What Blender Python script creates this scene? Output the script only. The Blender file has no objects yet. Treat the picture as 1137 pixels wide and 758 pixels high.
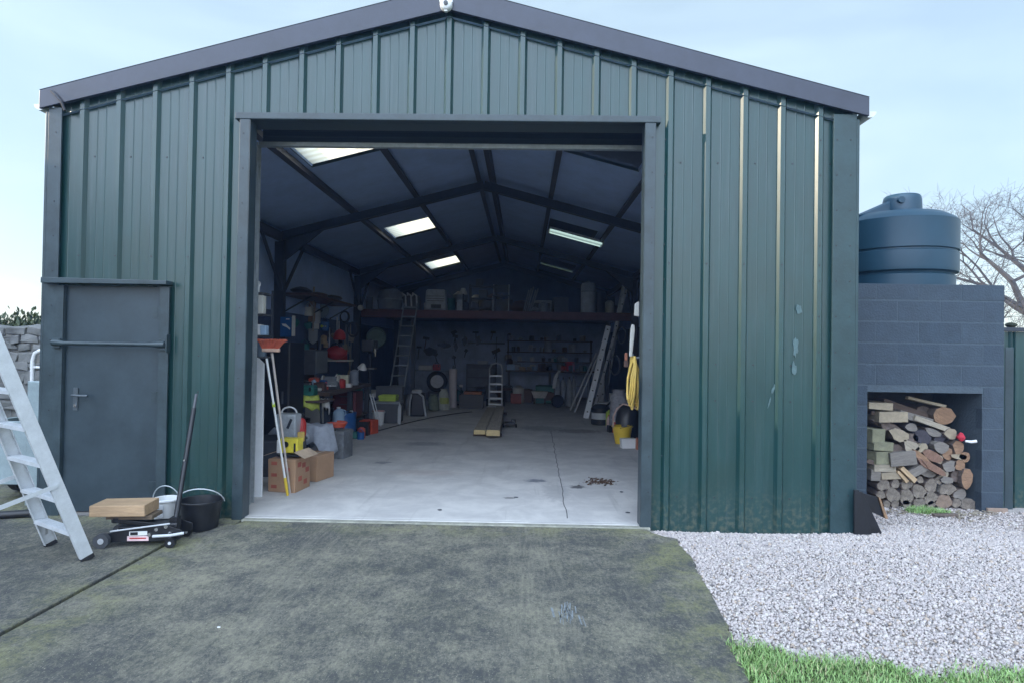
import bpy, bmesh, math, random
import numpy as np
from mathutils import Vector, Matrix, Euler
random.seed(7)
rng = np.random.default_rng(7)
C = bpy.context.scene.collection
SC = bpy.context.scene
R_ = math.radians

# ------------------------------------------------------------------ camera
CZ = 1.52
FPX = 700.0
CAMROT = (Matrix.Rotation(R_(1.0), 3, 'Z') @ Matrix.Rotation(R_(90.74), 3, 'X') @ Matrix.Rotation(R_(0.9), 3, 'Z'))
cam_d = bpy.data.cameras.new('camera'); cam = bpy.data.objects.new('camera', cam_d); C.objects.link(cam)
cam.matrix_world = Matrix.Translation((0, 0, CZ)) @ CAMROT.to_4x4()
cam_d.sensor_width = 36; cam_d.lens = 36 * FPX / 1137; cam_d.clip_end = 5000; cam_d.clip_start = 0.05
SC.camera = cam

def ray(px, py): return CAMROT @ Vector(((px - 568.5) / FPX, -(py - 379) / FPX, -1))
def at(px, py, Y):            # the point of the place seen at a pixel of the photograph, at depth Y
    d = ray(px, py); return Vector((0, 0, CZ)) + d * (Y / d.y)
def G(px, py, z=0.0):         # the same, on the level z
    d = ray(px, py); return Vector((0, 0, CZ)) + d * ((z - CZ) / d.z)

# ------------------------------------------------------------------ materials
MATS = {}
def M(name, col, rough=.6, metal=0, var=.25, scale=6, bump=.08, bscale=40, stretch=(1, 1, 1), col2=None, spec=.5, coat=0):
    if name in MATS: return MATS[name]
    m = bpy.data.materials.new(name); m.use_nodes = True; nt = m.node_tree; N = nt.nodes; L = nt.links
    b = N['Principled BSDF']; b.inputs['Roughness'].default_value = rough; b.inputs['Metallic'].default_value = metal
    b.inputs['Specular IOR Level'].default_value = spec
    b.inputs['Coat Weight'].default_value = coat
    tc = N.new('ShaderNodeTexCoord'); mp = N.new('ShaderNodeMapping'); mp.inputs['Scale'].default_value = stretch
    L.new(tc.outputs['Object'], mp.inputs['Vector'])
    n = N.new('ShaderNodeTexNoise'); n.inputs['Scale'].default_value = scale; n.inputs['Detail'].default_value = 6; n.inputs['Roughness'].default_value = .75
    L.new(mp.outputs['Vector'], n.inputs['Vector'])
    r = N.new('ShaderNodeValToRGB'); r.color_ramp.elements[0].position = .32; r.color_ramp.elements[1].position = .7
    a = [max(0, c * (1 - var)) for c in col]; c2 = col2 or [min(1, c * (1 + var)) for c in col]
    r.color_ramp.elements[0].color = (*a, 1); r.color_ramp.elements[1].color = (*c2, 1)
    L.new(n.outputs['Fac'], r.inputs['Fac']); L.new(r.outputs['Color'], b.inputs['Base Color'])
    n2 = N.new('ShaderNodeTexNoise'); n2.inputs['Scale'].default_value = bscale; n2.inputs['Detail'].default_value = 4
    L.new(mp.outputs['Vector'], n2.inputs['Vector'])
    if bump:
        bp = N.new('ShaderNodeBump'); bp.inputs['Strength'].default_value = bump; bp.inputs['Distance'].default_value = .02
        L.new(n2.outputs['Fac'], bp.inputs['Height']); L.new(bp.outputs['Normal'], b.inputs['Normal'])
    mr = N.new('ShaderNodeMapRange'); mr.inputs['To Min'].default_value = max(0.02, rough - .1); mr.inputs['To Max'].default_value = min(1, rough + .12)
    L.new(n.outputs['Fac'], mr.inputs['Value']); L.new(mr.outputs['Result'], b.inputs['Roughness'])
    MATS[name] = m
    return m

def nodes_of(m): return m.node_tree.nodes, m.node_tree.links

# ------------------------------------------------------------------ mesh builder
def rotm(rot):
    if rot is None: return Matrix.Identity(3)
    if isinstance(rot, (tuple, list)): return Euler(rot).to_matrix()
    return rot
class MB:
    def __init__(s): s.v = []; s.f = []; s.m = []; s.mi = 0
    def slot(s, i): s.mi = i; return s
    def add(s, vs, fs):
        o = len(s.v); s.v += [Vector(v) for v in vs]
        for f in fs: s.f.append([o + i for i in f]); s.m.append(s.mi)
        return s
    def box(s, c, d, rot=None, taper=1.0, jit=0):
        r = rotm(rot); c = Vector(c); h = Vector(d) / 2; vs = []
        for z in (-1, 1):
            k = taper if z > 0 else 1
            for x, y in ((-1, -1), (1, -1), (1, 1), (-1, 1)):
                p = Vector((x * h.x * k, y * h.y * k, z * h.z))
                if jit: p += Vector([random.uniform(-jit, jit) for _ in range(3)])
                vs.append(c + r @ p)
        return s.add(vs, [(3, 2, 1, 0), (4, 5, 6, 7), (0, 1, 5, 4), (1, 2, 6, 5), (2, 3, 7, 6), (3, 0, 4, 7)])
    def bx(s, x0, x1, y0, y1, z0, z1): return s.box(((x0 + x1) / 2, (y0 + y1) / 2, (z0 + z1) / 2), (x1 - x0, y1 - y0, z1 - z0))
    def cyl(s, p0, p1, r0, r1=None, n=14, caps=True, capslot=None):
        p0, p1 = Vector(p0), Vector(p1); r1 = r0 if r1 is None else r1
        d = (p1 - p0).normalized(); u = d.orthogonal().normalized(); w = d.cross(u); vs = []
        for p, r in ((p0, r0), (p1, r1)):
            for i in range(n):
                a = 2 * math.pi * i / n; vs.append(p + (u * math.cos(a) + w * math.sin(a)) * r)
        o = len(s.v); s.add(vs, [(i, (i + 1) % n, n + (i + 1) % n, n + i) for i in range(n)])
        if caps:
            k = s.mi
            if capslot is not None: s.mi = capslot
            s.f.append([o + i for i in range(n)][::-1]); s.m.append(s.mi); s.f.append([o + n + i for i in range(n)]); s.m.append(s.mi); s.mi = k
        return s
    def tube(s, pts, r, n=8, closed=False, radii=None):
        pts = [Vector(p) for p in pts]; k = len(pts); rings = []; u = None
        for i, p in enumerate(pts):
            if closed: d = pts[(i + 1) % k] - pts[i - 1]
            else: d = pts[min(i + 1, k - 1)] - pts[max(i - 1, 0)]
            d.normalize()
            u = d.orthogonal().normalized() if u is None else (u - d * u.dot(d)).normalized()
            w = d.cross(u); rr = radii[i] if radii else r
            rings.append([p + (u * math.cos(2 * math.pi * j / n) + w * math.sin(2 * math.pi * j / n)) * rr for j in range(n)])
        o = len(s.v); vs = [v for q in rings for v in q]; fs = []
        for i in range(k if closed else k - 1):
            a, b = i * n, ((i + 1) % k) * n
            for j in range(n): fs.append((a + j, a + (j + 1) % n, b + (j + 1) % n, b + j))
        s.add(vs, fs)
        if not closed:
            s.f.append([o + j for j in range(n)][::-1]); s.m.append(s.mi); s.f.append([o + (k - 1) * n + j for j in range(n)]); s.m.append(s.mi)
        return s
    def lathe(s, prof, n=24, c=(0, 0, 0), rot=None, sx=1, sy=1):
        r = rotm(rot); c = Vector(c); k = len(prof); vs = []
        for (q, z) in prof:
            for j in range(n):
                a = 2 * math.pi * j / n; vs.append(c + r @ Vector((q * math.cos(a) * sx, q * math.sin(a) * sy, z)))
        fs = [(i * n + j, i * n + (j + 1) % n, (i + 1) * n + (j + 1) % n, (i + 1) * n + j) for i in range(k - 1) for j in range(n)]
        fs.append(list(range(n))[::-1]); fs.append([(k - 1) * n + j for j in range(n)])
        return s.add(vs, fs)
    def prism(s, poly, t, c=(0, 0, 0), rot=None):     # polygon in local x,z, thickness t along y
        r = rotm(rot); c = Vector(c); n = len(poly)
        vs = [c + r @ Vector((x, -t / 2, z)) for x, z in poly] + [c + r @ Vector((x, t / 2, z)) for x, z in poly]
        return s.add(vs, [list(range(n)), [n + i for i in range(n)][::-1]] + [(i, n + i, n + (i + 1) % n, (i + 1) % n) for i in range(n)])
    def blob(s, c, d, sub=2, jit=.1, rot=None, seed=0):
        bm = bmesh.new(); bmesh.ops.create_icosphere(bm, subdivisions=sub, radius=1); rr = random.Random(seed); r = rotm(rot)
        ph = [rr.uniform(0, 6) for _ in range(6)]; c = Vector(c); vs = []
        for v in bm.verts:
            p = v.co; k = 1 + jit * (math.sin(3 * p.x + ph[0]) + math.sin(4 * p.y + ph[1]) + math.sin(5 * p.z + ph[2]) + .6 * math.sin(9 * p.x + 7 * p.z + ph[3])) / 2
            vs.append(c + r @ Vector((p.x * d[0] * k / 2, p.y * d[1] * k / 2, p.z * d[2] * k / 2)))
        fs = [[v.index for v in f.verts] for f in bm.faces]; bm.free()
        return s.add(vs, fs)
    def build(s, name, mat, parent=None, bevel=0, smooth=False, world=False, loc=None, rot=None, auto=True):
        me = bpy.data.meshes.new(name)
        off = wloc(parent) if (world and parent is not None) else Vector((0, 0, 0))
        me.from_pydata([v - off for v in s.v], [], s.f)
        for m in (mat if isinstance(mat, (list, tuple)) else [mat]): me.materials.append(m)
        me.polygons.foreach_set('material_index', s.m)
        bm = bmesh.new(); bm.from_mesh(me); bmesh.ops.recalc_face_normals(bm, faces=bm.faces); bm.to_mesh(me); bm.free()
        o = bpy.data.objects.new(name, me); C.objects.link(o)
        if parent is not None: o.parent = parent
        if loc is not None: o.location = loc
        if rot is not None: o.rotation_euler = rot
        if smooth:
            me.polygons.foreach_set('use_smooth', [True] * len(me.polygons))
            if auto: me.set_sharp_from_angle(angle=R_(42))
        if bevel:
            b = o.modifiers.new('edge', 'BEVEL'); b.width = bevel; b.segments = 2; b.limit_method = 'ANGLE'; b.angle_limit = R_(40)
        me.update()
        return o
def wloc(o):
    p = Vector((0, 0, 0))
    while o is not None: p += o.location; o = o.parent
    return p
def thing(name, label, cat, loc=(0, 0, 0), rz=0, group=None):
    o = bpy.data.objects.new(name, None); C.objects.link(o); o.empty_display_size = .1
    o.location = loc; o.rotation_euler = (0, 0, rz) if not isinstance(rz, tuple) else rz
    return tag(o, label, cat, group)
def tag(o, label, cat, group=None):
    o['label'] = label; o['category'] = cat
    if group: o['group'] = group
    return o
def struct(o, kind='structure', label=None): 
    o['kind'] = kind
    if label: o['label'] = label
    return o

# ------------------------------------------------------------------ palette
green = M('green_cladding', (.010, .047, .046), .34, var=.16, scale=3, bump=.10, bscale=3.2, stretch=(1.6, 1.6, .5), spec=.5)
def weather(m):
    N, L = nodes_of(m); b = N['Principled BSDF']; src = b.inputs['Base Color'].links[0].from_socket
    tc = N.new('ShaderNodeTexCoord'); mp = N.new('ShaderNodeMapping'); mp.inputs['Scale'].default_value = (22, 22, .9); L.new(tc.outputs['Object'], mp.inputs['Vector'])
    n = N.new('ShaderNodeTexNoise'); n.inputs['Scale'].default_value = 1; n.inputs['Detail'].default_value = 5; n.inputs['Roughness'].default_value = .7; L.new(mp.outputs['Vector'], n.inputs['Vector'])
    def mr(sock, a, c, d=0, e=1):
        q = N.new('ShaderNodeMapRange'); q.interpolation_type = 'SMOOTHSTEP'
        for k, v in (('From Min', a), ('From Max', c), ('To Min', d), ('To Max', e)): q.inputs[k].default_value = v
        L.new(sock, q.inputs['Value']); return q.outputs['Result']
    def mul(a, c):
        q = N.new('ShaderNodeMath'); q.operation = 'MULTIPLY'; L.new(a, q.inputs[0])
        if isinstance(c, float): q.inputs[1].default_value = c
        else: L.new(c, q.inputs[1])
        return q.outputs[0]
    def mix(f, a, col):
        q = N.new('ShaderNodeMix'); q.data_type = 'RGBA'; L.new(f, q.inputs['Factor']); i = [z for z in q.inputs if z.type == 'RGBA']; L.new(a, i[0]); i[1].default_value = (*col, 1); return [z for z in q.outputs if z.type == 'RGBA'][0]
    c = mix(mr(n.outputs['Fac'], .48, .72, 0, .55), src, (.040, .075, .078)); 
    n2 = N.new('ShaderNodeTexNoise'); n2.inputs['Scale'].default_value = 1.3; n2.inputs['Detail'].default_value = 6; L.new(tc.outputs['Object'], n2.inputs['Vector'])
    c = mix(mul(mr(n2.outputs['Fac'], .5, .72), .5), c, (.012, .040, .034))
    sx = N.new('ShaderNodeSeparateXYZ'); L.new(tc.outputs['Object'], sx.inputs['Vector']); n3 = N.new('ShaderNodeTexNoise'); n3.inputs['Scale'].default_value = 24; n3.inputs['Detail'].default_value = 6; L.new(tc.outputs['Object'], n3.inputs['Vector'])
    c = mix(mul(mr(sx.outputs['Z'], .45, 0.0), mr(n3.outputs['Fac'], .42, .68, 0, .8)), c, (.085, .10, .075))
    n4 = N.new('ShaderNodeTexNoise'); n4.inputs['Scale'].default_value = 9; n4.inputs['Detail'].default_value = 8; n4.inputs['Roughness'].default_value = .75; L.new(tc.outputs['Object'], n4.inputs['Vector'])
    c = mix(mr(n4.outputs['Fac'], .66, .74, 0, .35), c, (.12, .14, .14))
    L.new(c, b.inputs['Base Color']); b.inputs['Coat Weight'].default_value = .38; b.inputs['Coat Roughness'].default_value = .22
weather(green)
trim = M('grey_green_trim', (.034, .053, .062), .38, var=.3, scale=5, bump=.05, bscale=9)
barge = M('grey_purple_barge', (.036, .042, .064), .36, var=.25, scale=2.2, bump=.05, bscale=5)
steel_dk = M('dark_steel_frame', (.03, .036, .05), .5, var=.3, scale=8, bump=.03)
purl = M('galvanised_purlin', (.055, .05, .055), .55, var=.3, scale=5)
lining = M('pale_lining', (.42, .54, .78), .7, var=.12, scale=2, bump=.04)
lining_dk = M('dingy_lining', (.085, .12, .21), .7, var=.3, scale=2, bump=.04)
redox = M('red_oxide_steel', (.10, .035, .03), .6, var=.3)
galv = M('galvanised', (.42, .46, .48), .42, metal=.5, var=.2, scale=14, bump=.02)
alu = M('aluminium', (.62, .65, .68), .42, metal=.25, var=.12, scale=12, bump=.02)
alu_d = M('dull_aluminium', (.56, .58, .61), .5, metal=.0, var=.2, scale=12, bump=.02)
black = M('black_plastic', (.012, .013, .016), .4, var=.4, scale=10, bump=.03)
blackm = M('black_metal', (.01, .011, .014), .38, var=.5, scale=14, bump=.03)
rubber = M('rubber', (.016, .016, .018), .8, var=.3)
white = M('white_plastic', (.72, .73, .73), .4, var=.06, scale=5, bump=.02)
offwhite = M('off_white', (.58, .57, .52), .6, var=.12, scale=6)
chrome = M('chrome', (.7, .7, .72), .2, metal=1, var=.1)
wood = M('sawn_wood', (.42, .30, .18), .7, var=.3, scale=5, bump=.15, bscale=22, stretch=(1.5, 9, 9))
wood_g = M('weathered_wood', (.30, .26, .20), .8, var=.35, scale=5, bump=.2, bscale=20, stretch=(1.5, 9, 9))
wood_d = M('dark_wood', (.09, .06, .045), .7, var=.35, scale=5, bump=.12, stretch=(1.5, 9, 9))
card = M('cardboard', (.36, .22, .13), .8, var=.12, scale=4, bump=.04)
red = M('red_plastic', (.45, .035, .03), .4, var=.15)
orange = M('orange_red_plastic', (.55, .09, .045), .45, var=.15)
yellow = M('yellow_plastic', (.72, .50, .05), .4, var=.1)
lime = M('lime_plastic', (.42, .55, .06), .5, var=.15)
blue = M('blue_plastic', (.02, .10, .30), .4, var=.15)
blue_l = M('light_blue_plastic', (.32, .46, .62), .45, var=.12)
teal = M('teal_plastic', (.02, .15, .13), .5, var=.2)
grey = M('grey_plastic', (.22, .24, .26), .5, var=.15)
grey_d = M('dark_grey_plastic', (.07, .075, .085), .5, var=.2)
grey_l = M('light_grey_plastic', (.45, .47, .49), .5, var=.12)
cloth = M('grey_cloth', (.36, .39, .45), .9, var=.2, scale=9, bump=.2, bscale=60)
terra = M('terracotta', (.36, .14, .08), .8, var=.2)
brown = M('brown_cabinet', (.10, .055, .04), .55, var=.25)
silver_foil = M('silver_bag', (.5, .54, .58), .35, metal=.2, var=.2, scale=12, bump=.3, bscale=12)

# ------------------------------------------------------------------ sun, sky
SUN_EL, SUN_AZ = 19.0, -95.5       # azimuth measured from +Y towards +X
LENS_VEIL = .0026
VEIL = (.50, .80); VEILC = (4.5, 5.7, 6.4, 1); SKYFILL = (20.5, 24.6, 31.0, 1); LOWFILL = (14.5, 14.6, 15.2, 1)
w = bpy.data.worlds.new('World'); SC.world = w; w.use_nodes = True; N, L = nodes_of(w)
sky = N.new('ShaderNodeTexSky'); sky.sky_type = 'NISHITA'; sky.sun_disc = False
sky.sun_elevation = R_(SUN_EL); sky.sun_rotation = R_(SUN_AZ); sky.air_density = 1.0; sky.dust_density = .6; sky.ozone_density = 2.0; sky.altitude = 60
bg = N['Background']; bg.inputs['Strength'].default_value = .13
# thin high cloud spread over the blue
tc = N.new('ShaderNodeTexCoord'); cn = N.new('ShaderNodeTexNoise'); cn.inputs['Scale'].default_value = 2.2; cn.inputs['Detail'].default_value = 6; cn.inputs['Distortion'].default_value = .6
mpg = N.new('ShaderNodeMapping'); mpg.inputs['Scale'].default_value = (1, 1, 3.2); L.new(tc.outputs['Generated'], mpg.inputs['Vector']); L.new(mpg.outputs['Vector'], cn.inputs['Vector'])
mrr = N.new('ShaderNodeMapRange'); mrr.inputs['From Min'].default_value = .35; mrr.inputs['From Max'].default_value = .75; mrr.inputs['To Min'].default_value = VEIL[0]; mrr.inputs['To Max'].default_value = VEIL[1]; L.new(cn.outputs['Fac'], mrr.inputs['Value'])
mxs = N.new('ShaderNodeMix'); mxs.data_type = 'RGBA'; L.new(mrr.outputs['Result'], mxs.inputs['Factor'])
ia = [q for q in mxs.inputs if q.type == 'RGBA']; L.new(sky.outputs['Color'], ia[0]); 
sz = N.new('ShaderNodeSeparateXYZ'); L.new(tc.outputs['Generated'], sz.inputs['Vector'])
cl = N.new('ShaderNodeMapRange'); cl.interpolation_type = 'SMOOTHSTEP'; cl.inputs['From Min'].default_value = .50; cl.inputs['From Max'].default_value = .68; L.new(cn.outputs['Fac'], cl.inputs['Value'])
ce = N.new('ShaderNodeMapRange'); ce.interpolation_type = 'SMOOTHSTEP'; ce.inputs['From Min'].default_value = .34; ce.inputs['From Max'].default_value = .02; L.new(sz.outputs['Z'], ce.inputs['Value'])
cl.inputs['To Min'].default_value = .30; cm = N.new('ShaderNodeMath'); cm.operation = 'MULTIPLY'; L.new(cl.outputs['Result'], cm.inputs[0]); L.new(ce.outputs['Result'], cm.inputs[1])
mxc = N.new('ShaderNodeMix'); mxc.data_type = 'RGBA'; L.new(cm.outputs[0], mxc.inputs['Factor']); ic = [q for q in mxc.inputs if q.type == 'RGBA']; ic[0].default_value = VEILC; ic[1].default_value = (7.2, 6.6, 5.6, 1)
L.new([q for q in mxc.outputs if q.type == 'RGBA'][0], ia[1])
# added bright sky behind the camera, stronger leftward, to lift the shaded front
sx = N.new('ShaderNodeSeparateXYZ'); L.new(tc.outputs['Generated'], sx.inputs['Vector'])
mb_ = N.new('ShaderNodeMapRange'); mb_.interpolation_type = 'SMOOTHSTEP'; mb_.inputs['From Min'].default_value = .05; mb_.inputs['From Max'].default_value = -.55; L.new(sx.outputs['Y'], mb_.inputs['Value'])
ml = N.new('ShaderNodeMath'); ml.operation = 'MULTIPLY'; L.new(mb_.outputs['Result'], ml.inputs[0]); mr2 = N.new('ShaderNodeMapRange'); mr2.inputs['From Min'].default_value = .3; mr2.inputs['From Max'].default_value = .6; mr2.inputs['To Min'].default_value = .6; L.new(cn.outputs['Fac'], mr2.inputs['Value']); L.new(mr2.outputs['Result'], ml.inputs[1])
bx2 = N.new('ShaderNodeMapRange'); bx2.interpolation_type = 'SMOOTHSTEP'; bx2.inputs['From Min'].default_value = .8; bx2.inputs['From Max'].default_value = -.1; bx2.inputs['To Min'].default_value = .22; bx2.inputs['To Max'].default_value = 1.0; L.new(sx.outputs['X'], bx2.inputs['Value'])
ml2 = N.new('ShaderNodeMath'); ml2.operation = 'MULTIPLY'; L.new(ml.outputs[0], ml2.inputs[0]); L.new(bx2.outputs['Result'], ml2.inputs[1]); ml = ml2
mx3 = N.new('ShaderNodeMix'); mx3.data_type = 'RGBA'; L.new(ml.outputs[0], mx3.inputs['Factor']); ib = [q for q in mx3.inputs if q.type == 'RGBA']
L.new([q for q in mxs.outputs if q.type == 'RGBA'][0], ib[0]); 
be = N.new('ShaderNodeMapRange'); be.interpolation_type = 'SMOOTHSTEP'; be.inputs['From Min'].default_value = .0; be.inputs['From Max'].default_value = .4; L.new(sx.outputs['Z'], be.inputs['Value'])
mxb = N.new('ShaderNodeMix'); mxb.data_type = 'RGBA'; L.new(be.outputs['Result'], mxb.inputs['Factor']); ibb = [q for q in mxb.inputs if q.type == 'RGBA']; ibb[0].default_value = LOWFILL; ibb[1].default_value = SKYFILL
L.new([q for q in mxb.outputs if q.type == 'RGBA'][0], ib[1])
L.new([q for q in mx3.outputs if q.type == 'RGBA'][0], bg.inputs['Color'])
sd = bpy.data.lights.new('sun', 'SUN'); so = bpy.data.objects.new('sun', sd); C.objects.link(so)
sd.energy = 2.6; sd.angle = R_(.5); sd.color = (1, .86, .66)
sdir = Vector((math.sin(R_(SUN_AZ)) * math.cos(R_(SUN_EL)), math.cos(R_(SUN_AZ)) * math.cos(R_(SUN_EL)), math.sin(R_(SUN_EL))))
so.rotation_euler = sdir.to_track_quat('Z', 'Y').to_euler(); so.location = sdir * 60
vs = SC.view_settings; vs.view_transform = 'Standard'; vs.look = 'None'; vs.gamma = 1; vs.exposure = 0.66; vs.use_curve_mapping = False
SC.render.engine = 'CYCLES'
SC.cycles.max_bounces = 8; SC.cycles.diffuse_bounces = 5; SC.cycles.glossy_bounces = 3; SC.cycles.transmission_bounces = 6; SC.cycles.transparent_max_bounces = 8
SC.cycles.caustics_reflective = False; SC.cycles.caustics_refractive = False
SC.cycles.use_denoising = True

# ================================================================== THE SHED
XL, XR, XC = -4.27, 2.885, -0.70
Y0, Y1 = 5.60, 20.75
SL = .262
OX0, OX1, OZ = -2.455, 1.05, 3.525          # the big opening
DX0, DX1, DZ = -4.10, -3.24, 2.03          # the side door opening
def zroof(x, z0): return z0 - SL * abs(x - XC)
shed = thing('metal_shed', 'dark green ribbed metal shed with a pitched roof and its wide front doorway standing open', 'shed', (XC, Y0, 0))

def rib_profile(u0, u1, first, pitch=.329):
    pts = [(u0, 0)]
    k = math.floor((u0 - first) / pitch)
    while first + k * pitch < u1 + .3:
        c = first + k * pitch
        for du, d in ((-.042, 0), (-.02, .034), (.02, .034), (.042, 0), (.042 + .078, 0), (.042 + .084, .0025), (.042 + .09, 0), (.042 + .155, 0), (.042 + .161, .0025), (.042 + .167, 0)):
            if u0 + .004 < c + du < u1 - .004: pts.append((c + du, d))
        k += 1
    pts.append((u1, 0))
    return sorted(pts)
def rib_wall(mb, pts, zb, zt, mapf):
    for (a, da), (b, db) in zip(pts[:-1], pts[1:]):
        if b - a < 1e-4: continue
        m = (a + b) / 2
        mb.add([mapf(a, da, zb(m)), mapf(b, db, zb(m)), mapf(b, db, zt(b)), mapf(a, da, zt(a))], [(0, 1, 2, 3)])
pts = rib_profile(XL, XR, XC)
def dep(x):
    for (a, da), (b, db) in zip(pts[:-1], pts[1:]):
        if a <= x <= b: return da + (db - da) * ((x - a) / max(1e-6, b - a))
    return 0
pts += [(x, dep(x)) for x in (OX0, OX1, DX0, DX1, XC + .001)]; pts = sorted(set(pts))
mb = MB()
rib_wall(mb, pts, lambda x: OZ if OX0 < x < OX1 else (DZ if DX0 < x < DX1 else -.12), lambda x: zroof(x, 4.60), lambda u, d, z: (u, Y0 - d, z))
mb.build('front_cladding', green, shed, world=True)
# inner face of the front gable
mb = MB()
mb.bx(XL + .03, OX0, Y0 + .06, Y0 + .08, 0, 3.5); mb.bx(OX1, XR - .03, Y0 + .06, Y0 + .08, 0, 3.5)
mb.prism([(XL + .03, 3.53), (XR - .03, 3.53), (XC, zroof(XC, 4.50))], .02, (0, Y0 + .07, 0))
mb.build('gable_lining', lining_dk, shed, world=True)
# side and rear walls, outside cladding and inside lining
for x, sgn in ((XL, -1), (XR, 1)):
    mb = MB(); p = rib_profile(Y0, Y1, Y0 + .2)
    rib_wall(mb, p, lambda y: -.12, lambda y, x=x: zroof(x, 4.60), lambda u, d, z, x=x, sgn=sgn: (x + sgn * d, u, z))
    mb.build('side_cladding', green, shed, world=True)
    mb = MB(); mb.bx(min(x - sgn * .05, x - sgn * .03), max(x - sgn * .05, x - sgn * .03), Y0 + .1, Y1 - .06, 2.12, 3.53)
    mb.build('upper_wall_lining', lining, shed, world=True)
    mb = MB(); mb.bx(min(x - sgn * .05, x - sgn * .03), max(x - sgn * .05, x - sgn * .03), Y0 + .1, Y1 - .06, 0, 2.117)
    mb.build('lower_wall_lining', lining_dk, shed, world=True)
mb = MB(); p = rib_profile(XL, XR, XC)
rib_wall(mb, p, lambda x: -.12, lambda x: zroof(x, 4.60), lambda u, d, z: (u, Y1 + d, z)); mb.build('rear_cladding', green, shed, world=True)
mb = MB(); mb.bx(XL + .06, XR - .06, Y1 - .06, Y1 - .04, 0, 2.40)
mb.build('rear_lining', M('rear_lining', (.38, .45, .58), .7, var=.3, scale=1.5), shed, world=True)

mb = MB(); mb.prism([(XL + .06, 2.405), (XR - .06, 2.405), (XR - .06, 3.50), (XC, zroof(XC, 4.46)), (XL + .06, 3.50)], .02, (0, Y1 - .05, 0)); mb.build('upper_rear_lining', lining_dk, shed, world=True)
# roof with its rooflights
BAYS = [(6.95, 8.36), (12.62, 13.88), (17.8, 19.35)]
def roof_sheet(x0, x1, z0, mat, name, off=0, ribs=False):
    xs = [x0, x0 + (x1 - x0)]
    lo, hi = sorted((x0, x1)); sk = (-2.86, -1.92) if hi <= XC + .01 else (.50, 1.50)
    xs = sorted({lo, sk[0], sk[1], hi}); ys = sorted({Y0 - .04, Y1 + .1} | {v for b in BAYS for v in b})
    m = MB()
    for a, b in zip(xs[:-1], xs[1:]):
        for c, d in zip(ys[:-1], ys[1:]):
            if (a, b) == sk and (c, d) in BAYS: continue
            m.add([(a, c, zroof(a, z0)), (b, c, zroof(b, z0)), (b, d, zroof(b, z0)), (a, d, zroof(a, z0))], [(0, 1, 2, 3)])
    return m.build(name, mat, shed, world=True)
sky_lite = bpy.data.materials.new('rooflight_sheet'); sky_lite.use_nodes = True; N, L = nodes_of(sky_lite); N.remove(N['Principled BSDF'])
tl = N.new('ShaderNodeBsdfTranslucent'); tp = N.new('ShaderNodeBsdfTransparent'); df = N.new('ShaderNodeBsdfDiffuse'); mx = N.new('ShaderNodeMixShader'); mx2 = N.new('ShaderNodeMixShader')
tc = N.new('ShaderNodeTexCoord'); wv = N.new('ShaderNodeTexWave'); wv.bands_direction = 'Y'; wv.inputs['Scale'].default_value = 1.9; wv.inputs['Distortion'].default_value = .0
rp = N.new('ShaderNodeValToRGB'); rp.color_ramp.elements[0].color = (.66, .58, .40, 1); rp.color_ramp.elements[1].color = (.78, .72, .56, 1)
L.new(tc.outputs['Object'], wv.inputs['Vector']); L.new(wv.outputs['Fac'], rp.inputs['Fac'])
L.new(rp.outputs['Color'], tl.inputs['Color']); L.new(rp.outputs['Color'], tp.inputs['Color']); mx.inputs['Fac'].default_value = .04
L.new(tl.outputs[0], mx.inputs[1]); L.new(tp.outputs[0], mx.inputs[2]); L.new(mx.outputs[0], N['Material Output'].inputs['Surface'])
for side in (-1, 1):
    xe = XL - .1 if side < 0 else XR + .1
    roof_sheet(xe, XC, 4.655, green, 'roof_sheet')
    roof_sheet(xe + side * -.12, XC, 4.475, lining, 'roof_lining')
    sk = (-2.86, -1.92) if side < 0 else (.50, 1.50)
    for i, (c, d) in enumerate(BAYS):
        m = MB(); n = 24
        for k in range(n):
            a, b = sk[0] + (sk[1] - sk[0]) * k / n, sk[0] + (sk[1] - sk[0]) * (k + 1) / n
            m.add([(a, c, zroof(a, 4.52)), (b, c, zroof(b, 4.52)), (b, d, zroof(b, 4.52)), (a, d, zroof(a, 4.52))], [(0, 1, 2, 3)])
        o = m.build('rooflight', sky_lite if side < 0 else M('shaded_rooflight', (.05, .06, .075), .6, var=.3), shed, world=True)  # right panels opaque and dark: the shade of that slope is in the colour
        if side > 0: o['label'] = 'rooflight panel in the right roof slope, its shade put into a dark colour'
        for a in sk:      # the upstands between roof sheet and lining
            m = MB(); m.box((a, (c + d) / 2, zroof(a, 4.575)), (.012, d - c, .17)); m.build('rooflight_kerb', lining, shed, world=True)
ridge_c = MB()
for s in (-1, 1): ridge_c.add([(XC, Y0 - .08, 4.70), (XC + s * .25, Y0 - .08, 4.70 - SL * .25), (XC + s * .25, Y1 + .12, 4.70 - SL * .25), (XC, Y1 + .12, 4.70)], [(0, 1, 2, 3)])
ridge_c.build('ridge_capping', barge, shed, world=True)
# purlins
for x in (-2.93, -1.86, -.80, -.54, .45, 1.60):
    m = MB(); a = math.atan(SL) * (1 if x < XC else -1)
    m.box((x, (Y0 + Y1) / 2, zroof(x, 4.425)), (.05, Y1 - Y0 - .2, .135), (0, -a, 0)); m.box((x + (.025 if x < XC else -.025), (Y0 + Y1) / 2, zroof(x, 4.362)), (.075, Y1 - Y0 - .2, .008), (0, -a, 0))
    m.build('purlin', purl, shed, world=True)
for x in (XL + .13, XR - .13):
    m = MB(); m.bx(x - .05, x + .05, Y0 + .1, Y1 - .1, 3.30, 3.44); m.build('eaves_beam', purl, shed, world=True)
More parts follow.
